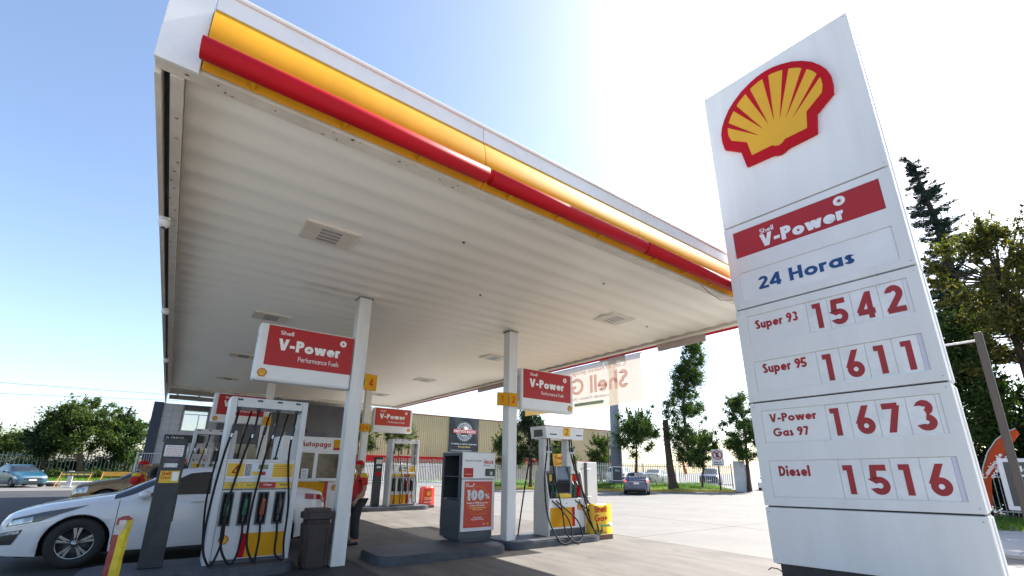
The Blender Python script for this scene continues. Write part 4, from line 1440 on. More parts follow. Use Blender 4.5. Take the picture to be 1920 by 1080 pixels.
# ------------------------------------------------------------------ waste bin
t = thing('waste_bin', 'brown plastic waste bin with domed lid against the front left column', 'waste bin', (1.96, 8.28, 0))
def taper_box(x0, x1, y0, y1, z0, z1, dx, bev):
    bm = bmesh.new()
    r = bmesh.ops.create_cube(bm, size=1)
    for v in bm.verts:
        k = dx if v.co.z < 0 else 0
        v.co = ((x0 + k if v.co.x < 0 else x1 - k), (y0 + k if v.co.y < 0 else y1 - k), (z0 if v.co.z < 0 else z1))
    bmesh.ops.bevel(bm, geom=bm.edges[:], offset=bev, segments=3, affect='EDGES')
    return MB().bm(bm)
taper_box(.02, .44, 0, .42, 0, .70, .035, .03).build('bin_body', BIN, t)
taper_box(.0, .46, -.02, .44, .705, .91, 0, .055).build('lid', BIN, t)
mb = MB()
for x0, x1, z0, z1 in ((.08, .38, .62, .63), (.08, .38, .10, .11), (.08, .09, .11, .62), (.37, .38, .11, .62)):
    mb.box(x0, x1, -.004, .012, z0, z1)
mb.build('front_ridge', BIN, t)

# ------------------------------------------------------------------ payment totems
def totem(loc, label, go=True, s=1.0):
    t = thing('payment_totem', label, 'payment totem', loc, 0, 'dark payment totems on the islands')
    box('column', DGREY, t, 0, .29, 0, .20, 0, 1.82, .012)
    box('side_strip', BLK, t, .291, .305, .03, .17, .62, 1.76)
    np2 = panel('notice', CLEANW, t, .03, .265, 1.555, 1.72, 0, .004)
    for i in range(5):
        print_line(np2, .05, .25, 1.57 + i * .030, .014, -.004, REDP)
    panel('reader_screen', M('purple_screen', (.05, .035, .10), .15), t, .06, .22, 1.47, 1.52, 0, .006)
    panel('reader_keypad', SILV, t, .06, .225, 1.395, 1.455, 0, .008)
    if go:
        g = panel('yellow_sticker', YELP, t, .035, .275, 1.17, 1.345, 0, .003)
        text(g, 'lettering', 'Shell', .05, .16, 1.285, .05, -.0045, RED, .17)
        text(g, 'lettering', 'Go+', .05, .17, 1.225, .05, -.0045, RED, .17)
        panel('white_patch', WTXT, g, .185, .262, 1.20, 1.33, -.003, .002)
    else:
        panel('red_sticker', RED, t, .06, .24, 1.10, 1.26, 0, .003)
        panel('white_patch', WTXT, t, .07, .22, 1.40, 1.46, -.008, .002)
    return t


totem((-.09, 8.78, .15), 'dark grey payment totem with yellow sticker in front of white sedan')
totem((6.55, 17.9, .15), 'dark grey payment totem left of pump 6', False)

# leaning bollard wrap in the foreground
t = thing('bollard', 'striped yellow and red wrapped bollard in front of white sedan', 'bollard', (-.335, 7.85, 0))
t.rotation_euler = (0, R_(2), R_(8))
mb = MB()
vs, fs = [], []
rng = random.Random(3)
for i in range(9):
    z = .92 * i / 8
    for k in range(8):
        a = 2 * math.pi * (k + .5) / 8
        r = .083 + rng.uniform(-.006, .006)
        vs.append((r * math.cos(a), r * math.sin(a), z + (rng.uniform(-.02, .03) if i == 8 else 0)))
for i in range(8):
    for k in range(8):
        if k in (5, 6):
            fs.append((i * 8 + k, i * 8 + (k + 1) % 8, (i + 1) * 8 + (k + 1) % 8, (i + 1) * 8 + k))
mb.add(vs, fs)
mb.build('yellow_side', M('yellow_wrap', (.72, .56, .03), .5, var=.15, scale=9), t)
mb = MB()
fs2 = []
for i in range(8):
    for k in range(8):
        if k not in (5, 6):
            fs2.append((i * 8 + k, i * 8 + (k + 1) % 8, (i + 1) * 8 + (k + 1) % 8, (i + 1) * 8 + k))
fs2.append(tuple(64 + k for k in range(8)))
mb.add(vs, fs2)
mb.build('red_side', M('red_wrap', (.34, .05, .035), .55, var=.25, scale=9), t)
mb = MB()
for q in ((-.02, -.089, .80), (-.05, -.082, .74)):
    mb.box(q[0] - .04, q[0] + .03, q[1] - .004, q[1] + .002, q[2], q[2] + .11, .0)
mb.build('torn_patch', M('torn_white', (.62, .55, .52), .7, var=.2, scale=20), t)

# ------------------------------------------------------------------ self-service cabin
t = thing('payment_cabin', 'white cabin with Autopago lettering, two windows and yellow front', 'cabin', (2.35, 13.4, 0))
cw, ch = 1.62, 2.36
box('wall_panel', CLEANW, t, 0, cw, .02, 1.3, 0, ch, .012)
plate('front_frame', CLEANW, t, 0, cw, 1.22, 1.98, [(.50, .84, 1.27, 1.94)], .0195, .03)
box('window_post', CLEANW, t, .845, .93, -.012, .018, 1.25, 1.96)
TG = M('tinted_glass', (.16, .13, .085), .12, var=.5, scale=2.5)
panel('window', TG, t, .50, .843, 1.27, 1.94, .0195, .012)
panel('window', TG, t, .935, 1.55, 1.28, 1.92, -.0105, .004)
panel('notice', WTXT, t, .56, .73, 1.28, 1.52, .006, .003)
for i in range(6):
    print_line(t, .58, .71, 1.31 + i * .032, .016, .002, BTXT)
box('top_board', CLEANW, t, .0, cw, -.012, .0185, 1.982, ch, .006)
text(t, 'lettering', 'Autopago', .46, 1.24, 2.10, .15, -.014, DIGIT, .2)
panel('yellow_patch', YEL, t, 1.31, 1.57, 2.09, 2.31, -.012, .004)
panel('red_patch', REDP, t, 1.31, 1.57, 2.02, 2.088, -.012, .004)
panel('yellow_field', YEL, t, .02, 1.18, .3, 1.19, .0195, .006)
panel('red_stripe', REDO, t, 1.182, 1.28, .3, 1.19, .0195, .006)
emblem(t, 1.46, 1.03, .08, .0195, .006)
box('counter_shelf', CLEANW, t, 1.05, 1.45, -.12, .0, 1.20, 1.235, .006)
box('side_opening', BLK, t, -.008, .0, .3, 1.0, .9, 1.8)
box('roof_box', GREYW, t, .1, 1.2, .3, 1.0, ch + .003, ch + .12, .01)

# ------------------------------------------------------------------ shop behind
sh = thing('shop_building', 'low station shop with white tiled wall and grey fascia behind the pumps', 'shop', (0, 0, 0))
TILE = M('tile_white', (.55, .53, .55), .35, var=.06, scale=6, dirt=(.4, .38, .37), dirt_amt=.3)
Y0 = 26.0
box('wall', M('grout', (.36, .35, .36), .8), sh, -.55, 1.6, Y0 + .02, Y0 + .3, 0, 3.02)
box('wall', M('grout', (.36, .35, .36), .8), sh, -.55, .22, Y0 + .02, Y0 + .3, 3.02, 4.25)
box('wall', M('grout', (.36, .35, .36), .8), sh, 1.2, 1.6, Y0 + .02, Y0 + .3, 3.02, 4.25)
tl = None
for i in range(6):
    for j in range(14):
        x, z = -.55 + i * .36, .02 + j * .302
        if z + .3 > 3.05 and x + .35 > .2 and x < 1.2:
            continue
        if tl is None:
            tl = MB().box(0, .352, -.012, .019, 0, .295, .004).build('tile', TILE, sh, loc=(x, Y0, z))
        else:
            link('tile', tl.data, None, sh, loc=(x, Y0 + random.uniform(-.001, .001), z))
box('corner_pilaster', M('pilaster_slate', (.045, .055, .085), .5, var=.1), sh, -.92, -.56, Y0 - .1, Y0 + .5, 0, 4.28, .01)
wf = box('window_frame', GALV, sh, .22, 1.2, Y0 + .02, Y0 + .06, 3.03, 3.08)
for a in ((.22, .26, 3.08, 4.0), (1.16, 1.2, 3.08, 4.0), (.26, 1.16, 3.96, 4.0), (.26, 1.16, 3.80, 3.83), (.82, .85, 3.08, 3.80)):
    box('window_bar', GALV, wf, a[0], a[1], Y0 + .02, Y0 + .06, a[2], a[3])
box('pane', M_glass('shop_pane', (.6, .65, .66), .25), wf, .26, 1.16, Y0 + .035, Y0 + .04, 3.08, 3.96)
box('window_head', GREYW, sh, .22, 1.2, Y0 + .02, Y0 + .3, 4.0, 4.25)
box('grey_facade', GREYW, sh, 1.6, 7.4, Y0 - .3, Y0 + .3, 2.6, 4.72, .01)
box('shop_front_dark', M_glass('shop_glass', (.02, .022, .025), .9), sh, 1.6, 7.4, Y0 + .1, Y0 + .12, 0, 2.6)
for x in (1.6, 3.0, 4.4, 5.8, 7.3):
    box('mullion', GALV, sh, x, x + .07, Y0 + .04, Y0 + .16, 0, 2.6)
box('side_wall', M('grout', (.36, .35, .36), .8), sh, 7.4, 7.6, Y0 - .3, Y0 + 5, 0, 4.7)
box('facade_box', DGREY, sh, 5.2, 5.6, Y0 - .42, Y0 - .302, 3.1, 3.4, .01)
ns = box('name_board', BLK, sh, -.3, 1.2, Y0 - .14, Y0 - .08, 2.52, 2.86, .01)
text(ns, 'lettering', 'EL ÚNICO', -.22, .42, 2.60, .16, Y0 - .142, WTXT, .14)
# goods rack in front of the shop
t = thing('goods_rack', 'white wire rack of bottles in front of the tiled shop wall', 'rack', (.1, 25.2, 0))
for x in (0, 1.4):
    for y in (0, .4):
        box('upright', CLEANW, t, x, x + .03, y, y + .03, 0, 2.3)
for z in (.5, 1.0, 1.5, 2.0):
    s = box('shelf', CLEANW, t, .03, 1.4, 0, .43, z, z + .02)
    for i in range(9):
        col = [RED, BLK, WTXT, STEEL, YELP][(i * 3 + int(z * 4)) % 5]
        MB().lathe([(0, z + .02), (.05, z + .02), (.052, z + .2), (.02, z + .27), (.02, z + .31), (0, z + .31)], 10, 'z', (.12 + i * .14, .15, 0)).build('bottle', col, s)
t = thing('tube_cage', 'white tubular cage beside the dark corner of the shop', 'cage', (-1.05, 24.9, 0))
for x in (0, .8):
    for y in (0, .5):
        MB().tube([(x, y, 0), (x, y, 2.05)], .025, 6).build('upright', CLEANW, t)
mb = MB()
for z in (.1, 1.0, 2.0):
    mb.tube([(0, 0, z), (.8, 0, z)], .018, 6)
    mb.tube([(0, .5, z), (.8, .5, z)], .018, 6)
    mb.tube([(0, 0, z), (0, .5, z)], .018, 6)
mb.build('rails', CLEANW, t)
mb = MB()
for i in range(9):
    mb.tube([(.08 + i * .08, 0, .1), (.08 + i * .08, 0, 2.0)], .006, 5)
mb.build('mesh_bars', CLEANW, t)


# ------------------------------------------------------------------ cars
def interp(tab, x):
    xs = [p[0] for p in tab]
    ys = [p[1] for p in tab]
    return float(np.interp(x, xs, ys))


class CarShape:
    """body surface as sections along x (nose at 0, tail at L); half width, belt and top line per station"""

    def __init__(s, L, W, top, belt, half, roofw, wheels, R=.335, sill=.20, low=None):
        s.L, s.W, s.top, s.belt, s.half, s.roofw, s.wheels, s.R, s.sill = L, W, top, belt, half, roofw, wheels, R, sill
        s.low = low or [(0, .24), (.5, .2), (L - .5, .22), (L, .32)]

    def zlow(s, x):
        z = interp(s.low, x)
        for c in s.wheels:
            d = abs(x - c)
            if d < s.R * 1.13:
                z = max(z, s.R * .98 + math.sqrt(max(0, (s.R * 1.13) ** 2 - d * d)))
        return z

    def section(s, x):
        hw = interp(s.half, x)
        zb = interp(s.belt, x)
        zt = max(interp(s.top, x), zb + .012)
        zl = min(s.zlow(x), zb - .05)
        wr = min(interp(s.roofw, x), hw * .97)
        z1 = interp(s.low, x)
        pts = [(hw * .955, zl)]
        for f, k in ((.18, .985), (.40, 1.0), (.66, .998), (.86, .985)):
            z = max(z1 + f * (zb - z1), zl + .006 * (1 + 4 * f))
            pts.append((hw * k, z))
        pts.append((hw * .965, zb))                     # 5
        for f in (.12, .35, .62, .85):                  # 6..9 greenhouse side
            e = f ** 1.15
            pts.append((hw * .95 + (wr - hw * .95) * e, zb + (zt - .035 * min(1, (zt - zb) / .2) - zb) * f))
        pts.append((wr * .93, zt - .018 * min(1, (zt - zb) / .2)))   # 10
        pts.append((wr * .6, zt - .002))
        pts.append((0.0, zt + .008))                    # 12
        return pts

    def P(s, x, t, side):
        q = s.section(x)
        i = min(int(t), len(q) - 2)
        f = t - i
        y = q[i][0] * (1 - f) + q[i + 1][0] * f
        z = q[i][1] * (1 - f) + q[i + 1][1] * f
        return Vector((x, side * y, z))

    def N(s, x, t, side):
        e = .01
        a = s.P(min(x + e, s.L), t, side) - s.P(max(x - e, 0), t, side)
        b = s.P(x, min(t + .05, 12), side) - s.P(x, max(t - .05, 0), side)
        n = a.cross(b)
        n.normalize()
        c = s.P(x, t, side) - Vector((x, 0, .6))
        if n.dot(c) < 0:
            n = -n
        return n

    def body(s):
        xs = sorted(set([0, .02, .05, .09, .14] + [s.L - q for q in (0, .02, .05, .09, .14)] + list(np.linspace(.2, s.L - .2, 56)) + [c + d * s.R * 1.13 for c in s.wheels for d in (-1.001, -.97, -.9, -.75, .75, .9, .97, 1.001)]))
        mb = MB()
        n = 13
        vs = []
        for x in xs:
            q = s.section(x)
            vs += [(x, -y, z) for y, z in q] + [(x, y, z) for y, z in reversed(q[:-1])]
        m = 2 * n - 1
        fs = []
        for i in range(len(xs) - 1):
            for k in range(m - 1):
                fs.append((i * m + k, i * m + k + 1, (i + 1) * m + k + 1, (i + 1) * m + k))
        mb.add(vs, fs, True)
        mb.add([vs[k] for k in range(m)], [tuple(range(m))])
        mb.add([vs[(len(xs) - 1) * m + k] for k in range(m)], [tuple(range(m - 1, -1, -1))])
        return mb

    def patch(s, xl, xr, t0, t1, side, nx=10, nt=5, o=.005):
        """patch of the body surface lifted by o; xl and xr may be functions of t"""
        fl = xl if callable(xl) else (lambda t: xl)
        fr = xr if callable(xr) else (lambda t: xr)
        vs = []
        for a in range(nx + 1):
            for b in range(nt + 1):
                t = t0 + (t1 - t0) * b / nt
                x = fl(t) + (fr(t) - fl(t)) * a / nx
                x = min(max(x, 0.0), s.L)
                vs.append(tuple(s.P(x, t, side) + s.N(x, t, side) * o))
        fs = []
        for a in range(nx):
            for b in range(nt):
                i = a * (nt + 1) + b
                fs.append((i, i + 1, i + nt + 2, i + nt + 1))
        return vs, fs

    def across(s, x0, x1, t0, o=.006, nx=10):
        """patch over the car's centre (windscreen, rear window) from t0 on one side to t0 on the other"""
        mb = MB()
        fl = t0 if callable(t0) else (lambda x: t0)
        vs = []
        nt = 16
        for a in range(nx + 1):
            x = x0 + (x1 - x0) * a / nx
            tt = fl(x)
            for b in range(nt + 1):
                f = b / nt
                if f <= .5:
                    side, t = -1, tt + (12 - tt) * f * 2
                else:
                    side, t = 1, tt + (12 - tt) * (1 - f) * 2
                t = min(t, 11.999)
                vs.append(tuple(s.P(x, t, side) + Vector((0, 0, 1)) * o + (Vector((-o, 0, 0)) if x < s.L / 2 else Vector((o, 0, 0)))))
        fs = []
        for a in range(nx):
            for b in range(nt):
                i = a * (nt + 1) + b
                fs.append((i, i + 1, i + nt + 2, i + nt + 1))
        mb.add(vs, fs, True)
        return mb


CGLASS = M_glass('car_glass', (.012, .015, .018), .93)
SEAM = M('seam_black', (.01, .01, .011), .6)
LAMPW = M('lamp_clear', (.42, .45, .48), .08, metal=.5, var=.5, scale=14)
LAMPD = M('lamp_dark', (.03, .032, .036), .08, var=.3, scale=10, coat=.8)
LAMPR = M('lamp_red', (.36, .012, .012), .15, var=.3, scale=12, coat=.8)
LAMPLIT = M_emit('lamp_red_lit', (.9, .05, .04), 1.6)


def wheel_mb(parent, x, y, R, side, spokes=5, w=.20):
    """tyre > rim > spokes; y is the outer face"""
    s = side
    ty = MB().lathe([(R * .62, 0), (R * .66, s * -.012), (R * .93, s * -.008), (R * .985, s * .02), (R, s * .05), (R, s * (w - .05)), (R * .97, s * (w - .01)), (R * .6, s * w)], 36, 'y', (x, y, R), cap=False).build('wheel', TYRE, parent, fixn=True)
    rim = MB().lathe([(R * .655, s * .004), (R * .63, s * .0), (R * .60, s * .012), (R * .58, s * .07), (R * .2, s * .09), (.004, s * .09)], 32, 'y', (x, y, R), cap=False).build('rim', BLK, ty, fixn=True)
    sp = MB()
    for k in range(spokes):
        a = 2 * math.pi * k / spokes + .3
        for da, wi in ((-.10, .018), (.10, .018)):
            p0 = (x + R * .10 * math.cos(a), R + R * .10 * math.sin(a))
            p1 = (x + R * .625 * math.cos(a + da * 1.6), R + R * .625 * math.sin(a + da * 1.6))
            d = Vector((p1[0] - p0[0], p1[1] - p0[1])).normalized()
            nn = Vector((-d.y, d.x))
            w0, w1 = .012, .021
            vv = []
            for yy in (y + s * .010, y + s * .05):
                vv += [(p0[0] + nn.x * w0, yy, p0[1] + nn.y * w0), (p1[0] + nn.x * w1, yy, p1[1] + nn.y * w1), (p1[0] - nn.x * w1, yy, p1[1] - nn.y * w1), (p0[0] - nn.x * w0, yy, p0[1] - nn.y * w0)]
            sp.add(vv, [(0, 1, 2, 3), (7, 6, 5, 4), (0, 4, 5, 1), (1, 5, 6, 2), (2, 6, 7, 3), (3, 7, 4, 0)])
    sp.lathe([(0, s * .004), (R * .12, s * .004), (R * .14, s * .03), (R * .14, s * .06), (0, s * .06)], 16, 'y', (x, y, R))
    sp.lathe([(R * .60, s * .006), (R * .645, s * .0), (R * .66, s * .006), (R * .62, s * .03)], 36, 'y', (x, y, R), cap=False)
    sp.build('spokes', ALLOY, rim, fixn=True)
    return ty


def make_car(name, label, cat, loc, rz, paint, kind='sedan', sides=(-1, 1), detail=True, group=None, lit=False, roof_mat=None):
    if kind == 'sedan':
        L, W = 4.52, 1.78
        top = [(0, .66), (.04, .76), (.12, .81), (.45, .91), (1.0, 1.0), (1.22, 1.03), (1.6, 1.23), (2.02, 1.42), (2.4, 1.475), (2.9, 1.475), (3.3, 1.42), (3.75, 1.19), (4.02, 1.09), (4.3, 1.07), (4.45, 1.03), (4.52, .93)]
        belt = [(0, .58), (.04, .68), (.12, .735), (.5, .84), (1.1, .945), (1.6, .955), (2.6, .955), (3.6, 1.0), (4.1, 1.015), (4.42, .98), (4.52, .86)]
        half = [(0, .56), (.03, .70), (.08, .78), (.22, .85), (.5, .89), (1.2, .90), (3.2, .89), (3.9, .865), (4.3, .81), (4.45, .74), (4.52, .62)]
        roofw = [(0, .40), (.14, .62), (1.0, .76), (1.22, .76), (1.7, .66), (2.1, .59), (3.0, .58), (3.6, .62), (4.0, .70), (4.4, .68), (4.52, .5)]
        wh = (.90, 3.58)
        ws, we, rs, re = 1.25, 2.0, 3.32, 3.98
        sw = (1.52, 3.55)
    elif kind == 'hatch':
        L, W = 3.75, 1.62
        top = [(0, .55), (.04, .66), (.12, .73), (.5, .84), (.95, .93), (1.1, .96), (1.45, 1.18), (1.8, 1.35), (2.2, 1.41), (3.0, 1.39), (3.35, 1.32), (3.62, 1.02), (3.72, .95), (3.75, .8)]
        belt = [(0, .5), (.05, .6), (.12, .67), (.5, .78), (1.0, .88), (2, .9), (3.3, .93), (3.65, .92), (3.75, .7)]
        half = [(0, .55), (.05, .70), (.15, .77), (.5, .81), (1.2, .81), (3.2, .80), (3.6, .76), (3.75, .66)]
        roofw = [(0, .45), (.12, .65), (1.0, .72), (1.5, .62), (1.9, .57), (3.0, .56), (3.4, .58), (3.75, .55)]
        wh = (.70, 3.08)
        ws, we, rs, re = 1.12, 1.78, 3.36, 3.62
        sw = (1.35, 3.3)
    else:  # suv
        L, W = 4.4, 1.82
        top = [(0, .70), (.05, .82), (.14, .90), (.6, 1.02), (1.15, 1.10), (1.5, 1.33), (1.9, 1.58), (2.4, 1.66), (3.5, 1.64), (4.0, 1.55), (4.28, 1.15), (4.38, 1.05), (4.4, .9)]
        belt = [(0, .62), (.05, .74), (.14, .82), (.6, .94), (1.1, 1.02), (2.5, 1.05), (4.0, 1.1), (4.3, 1.02), (4.4, .8)]
        half = [(0, .6), (.05, .76), (.15, .84), (.5, .9), (1.2, .91), (3.6, .91), (4.2, .86), (4.4, .76)]
        roofw = [(0, .5), (.14, .7), (1.1, .8), (1.6, .7), (2, .64), (3.5, .63), (4.0, .66), (4.4, .6)]
        wh = (.9, 3.5)
        ws, we, rs, re = 1.2, 1.88, 4.02, 4.27
        sw = (1.5, 3.9)
    R = .355 if kind == 'sedan' else (.285 if kind == 'hatch' else .36)
    cs = CarShape(L, W, top, belt, half, roofw, wh, R)
    t = thing(name, label, cat, loc, rz, group)
    cs.body().build('body', paint, t)
    # dark floor and wheel wells
    box('underbody', BLACK, t, .25, L - .25, -.62, .62, .17, .52)
    for c in wh:
        box('wheel_well', BLACK, t, c - R * 1.1, c + R * 1.1, -.70, .70, .3, R * 2.12)
    cs.across(ws, we, lambda x: 6.4 + 3.3 * (x - ws) / (we - ws), .007, 14).build('windscreen', CGLASS, t)
    cs.across(rs, re, lambda x: 9.6, .006).build('rear_window', CGLASS, t)
    for sd in (-1, 1):
        a, b = sw
        span = [(a, b)]
        mid = (a + b) / 2 + .02
        for i, (xa, xb) in enumerate(((a, mid - .03), (mid + .03, b))):
            fl = (lambda t_, xa=xa, i=i: xa + ((t_ - 6.1) * .215 if i == 0 else 0))
            fr = (lambda t_, xb=xb, i=i: xb - ((t_ - 6.1) * .16 if i == 1 else 0))
            vs, fs = cs.patch(fl, fr, 6.12, 9.25, sd, 10, 6, .006)
            MB().add(vs, fs, True).build('side_window', CGLASS, t)
        if sd not in sides and not detail:
            continue
        for c in wh:
            wheel_mb(t, c, sd * (W / 2 - .018), R, -sd)
        # lamps
        if kind == 'sedan':
            vs, fs = cs.patch(lambda q: .10 + (q - 3.4) * .05, lambda q: .40 + (q - 3.4) * .42, 3.5, 4.75, sd, 12, 5, .007)
        else:
            vs, fs = cs.patch(.06, lambda q: .42, 3.0, 4.6, sd, 10, 5, .007)
        hl = MB().add(vs, fs, True).build('headlight', LAMPD if kind == 'sedan' else LAMPW, t)
        if kind == 'sedan':
            vs, fs = cs.patch(.14, .38, 3.62, 4.35, sd, 6, 3, .010)
            MB().add(vs, fs, True).build('lamp_lens', LAMPW, hl)
            vs, fs = cs.patch(lambda q: .10, lambda q: .80, 3.38, 3.5, sd, 14, 1, .009)
            MB().add(vs, fs, True).build('lamp_trim', STEEL, hl)
            vs, fs = cs.patch(.07, lambda q: .30 - (2.9 - q) * .06, 1.5, 2.9, sd, 6, 4, .006)
            fg = MB().add(vs, fs, True).build('fog_recess', BLK, t)
            vs, fs = cs.patch(.08, .27, 2.55, 2.85, sd, 5, 2, .012)
            MB().add(vs, fs, True).build('fog_lamp', LAMPW, fg)
        vs, fs = cs.patch(L - .42, L - .03, 4.0, 4.95, sd, 8, 4, .008)
        MB().add(vs, fs, True).build('tail_light', LAMPLIT if lit else LAMPR, t)
        if detail:
            for xd in ((1.32, (a + b) / 2 + .02, b - .02) if kind != 'hatch' else (1.2, (a + b) / 2 + .3)):
                vs, fs = cs.patch(lambda q, xd=xd: xd - .004 + (.16 if xd < 1.4 else 0) * (1 - min(1, q / 3)) * 0, lambda q, xd=xd: xd + .004, .8, 5.9, sd, 1, 10, .003)
                MB().add(vs, fs, True).build('door_seam', SEAM, t)
            vs, fs = cs.patch(1.3, b - .3, .25, .42, sd, 12, 1, .012)
            MB().add(vs, fs, True).build('sill_trim', BLK if kind == 'suv' else paint, t)
            for xh in ((a + b) / 2 - .18, b - .22):
                p = cs.P(xh, 4.55, sd)
                MB().tube([p + Vector((-.09, sd * .012, 0)), p + Vector((-.06, sd * .035, .006)), p + Vector((.06, sd * .035, .006)), p + Vector((.09, sd * .012, 0))], .013, 6).build('door_handle', paint, t)
            pm_ = cs.P(1.62, 5.6, sd)
            mb = MB()
            bm = bmesh.new()
            bmesh.ops.create_uvsphere(bm, u_segments=14, v_segments=8, radius=1, matrix=Matrix.Translation(pm_ + Vector((0, sd * .13, .06))) @ Matrix.Diagonal((.085, .11, .068, 1)))
            mb.bm(bm, True)
            mi = mb.build('wing_mirror', paint, t)
            MB().tube([pm_ + Vector((0, -sd * .02, .0)), pm_ + Vector((0, sd * .08, .03))], .022, 6).build('mirror_arm', BLK, mi)
    # fronts and backs
    box('front_lip', BLK, t, .02, .30, -.62, .62, .19, .235, .01)
    box('grille', BLK, t, -.012, .03, -.42, .42, .50, .58, .008)
    box('lower_intake', BLK, t, -.010, .04, -.46, .46, .27, .40, .008)
    box('front_plate', WTXT, t, -.022, -.013, -.18, .18, .41, .50)
    box('rear_plate', WTXT, t, L + .001, L + .012, -.18, .18, .70, .82)
    box('bumper_strip', BLK, t, L - .04, L + .012, -.55, .55, .30, .42, .01)
    box('chrome_strip', STEEL, t, L - .012, L + .010, -.45, .45, .86, .88)
    for x in (.35, .75):
        pass
    wp = cs.P(ws + .02, 11, -1)
    MB().tube([(ws - .02, .45, interp(top, ws) + .02), (ws + .08, -.1, interp(top, ws + .08) + .025)], .008, 5).build('wiper', BLK, t)
    MB().tube([(ws - .02, -.05, interp(top, ws) + .02), (ws + .08, -.6, interp(top, ws + .08) - .0)], .008, 5).build('wiper', BLK, t)
    # seats and wheel seen through the glass
    mb = MB()
    for sx, sy in (((sw[0] + sw[1]) / 2 - .05, .36), ((sw[0] + sw[1]) / 2 - .05, -.36)):
        mb.box(sx, sx + .18, sy - .22, sy + .22, .55, 1.02, .06)
        mb.box(sx + .02, sx + .12, sy - .12, sy + .12, 1.04, 1.22, .04)
    mb.build('seats', M('seat_cloth', (.05, .05, .055), .9), t)
    return t


PW = M('car_white', (.70, .70, .71), .22, var=.015, coat=.6)
PG = M('car_gold', (.21, .11, .022), .25, metal=.35, var=.04, coat=.6)
PB = M('car_teal', (.008, .060, .105), .35, var=.08, coat=.3, dirt=(.2, .2, .2), dirt_amt=.25)
PS = M('car_slate', (.10, .12, .19), .25, metal=.4, var=.04, coat=.6)
wcar = make_car('parked_car', 'white sedan standing at the front left pump', 'car', (-1.90, 11.22, 0), 0, PW)
wcar.scale = (1.045, 1.045, 1.045)
make_car('parked_car', 'gold car behind the white sedan, only bonnet and roof showing', 'car', (-2.35, 21.6, 0), 0, PG, 'suv')
make_car('parked_car', 'teal blue hatchback parked by the fence at far left', 'car', (-6.75, 42.7, 0), R_(118), PB, 'hatch')
make_car('parked_car', 'slate blue sedan seen from behind with red tail lights lit', 'car', (29.6, 23.9, 0), R_(-141.9), PS, 'sedan', lit=True)
far = [((36.4, 30.5, .3), 205, PW, 'suv', 'white car parked behind the fence next to the thick trunk'), ((40.5, 29.3, .3), 200, M('car_silver', (.4, .41, .43), .3, metal=.6, var=.03, coat=.5), 'sedan', 'silver car parked behind the middle of the right hand fence'), ((43.0, 26.0, .3), 25, M('car_navy', (.02, .035, .10), .3, var=.05, coat=.5), 'suv', 'dark blue car parked behind the fence near the no parking sign'), ((44.5, 21.2, .0), 20, PW, 'hatch', 'white hatchback nosing out behind the white gate pillar'), ((50.0, 23.0, .0), 15, M('car_dkgreen', (.03, .05, .05), .3, var=.05, coat=.5), 'sedan', 'dark green car right of the gate pillar under the small tree'), ((53.0, 19.5, .0), 15, M('car_black', (.02, .02, .024), .3, var=.05, coat=.5), 'suv', 'black car at the edge of the price sign')]
for loc, a, pt, kd, lab in far:
    make_car('parked_car', lab, 'car', loc, R_(a), pt, kd, detail=False, group='cars parked beyond the right fence')


# ------------------------------------------------------------------ people
def skin_mesh(name, verts, edges, radii, mat, parent, levels=2):
    me = bpy.data.meshes.new(name)
    me.from_pydata(verts, edges, [])
    me.update()
    o = link(name, me, mat, parent)
    md = o.modifiers.new('skin', 'SKIN')
    md.use_smooth_shade = True
    md.branch_smoothing = 0.4
    for v, r in zip(me.skin_vertices[0].data, radii):
        v.radius = r if isinstance(r, tuple) else (r, r)
    me.skin_vertices[0].data[0].use_root = True
    sb = o.modifiers.new('sub', 'SUBSURF')
    sb.levels = levels
    sb.render_levels = levels
    return o


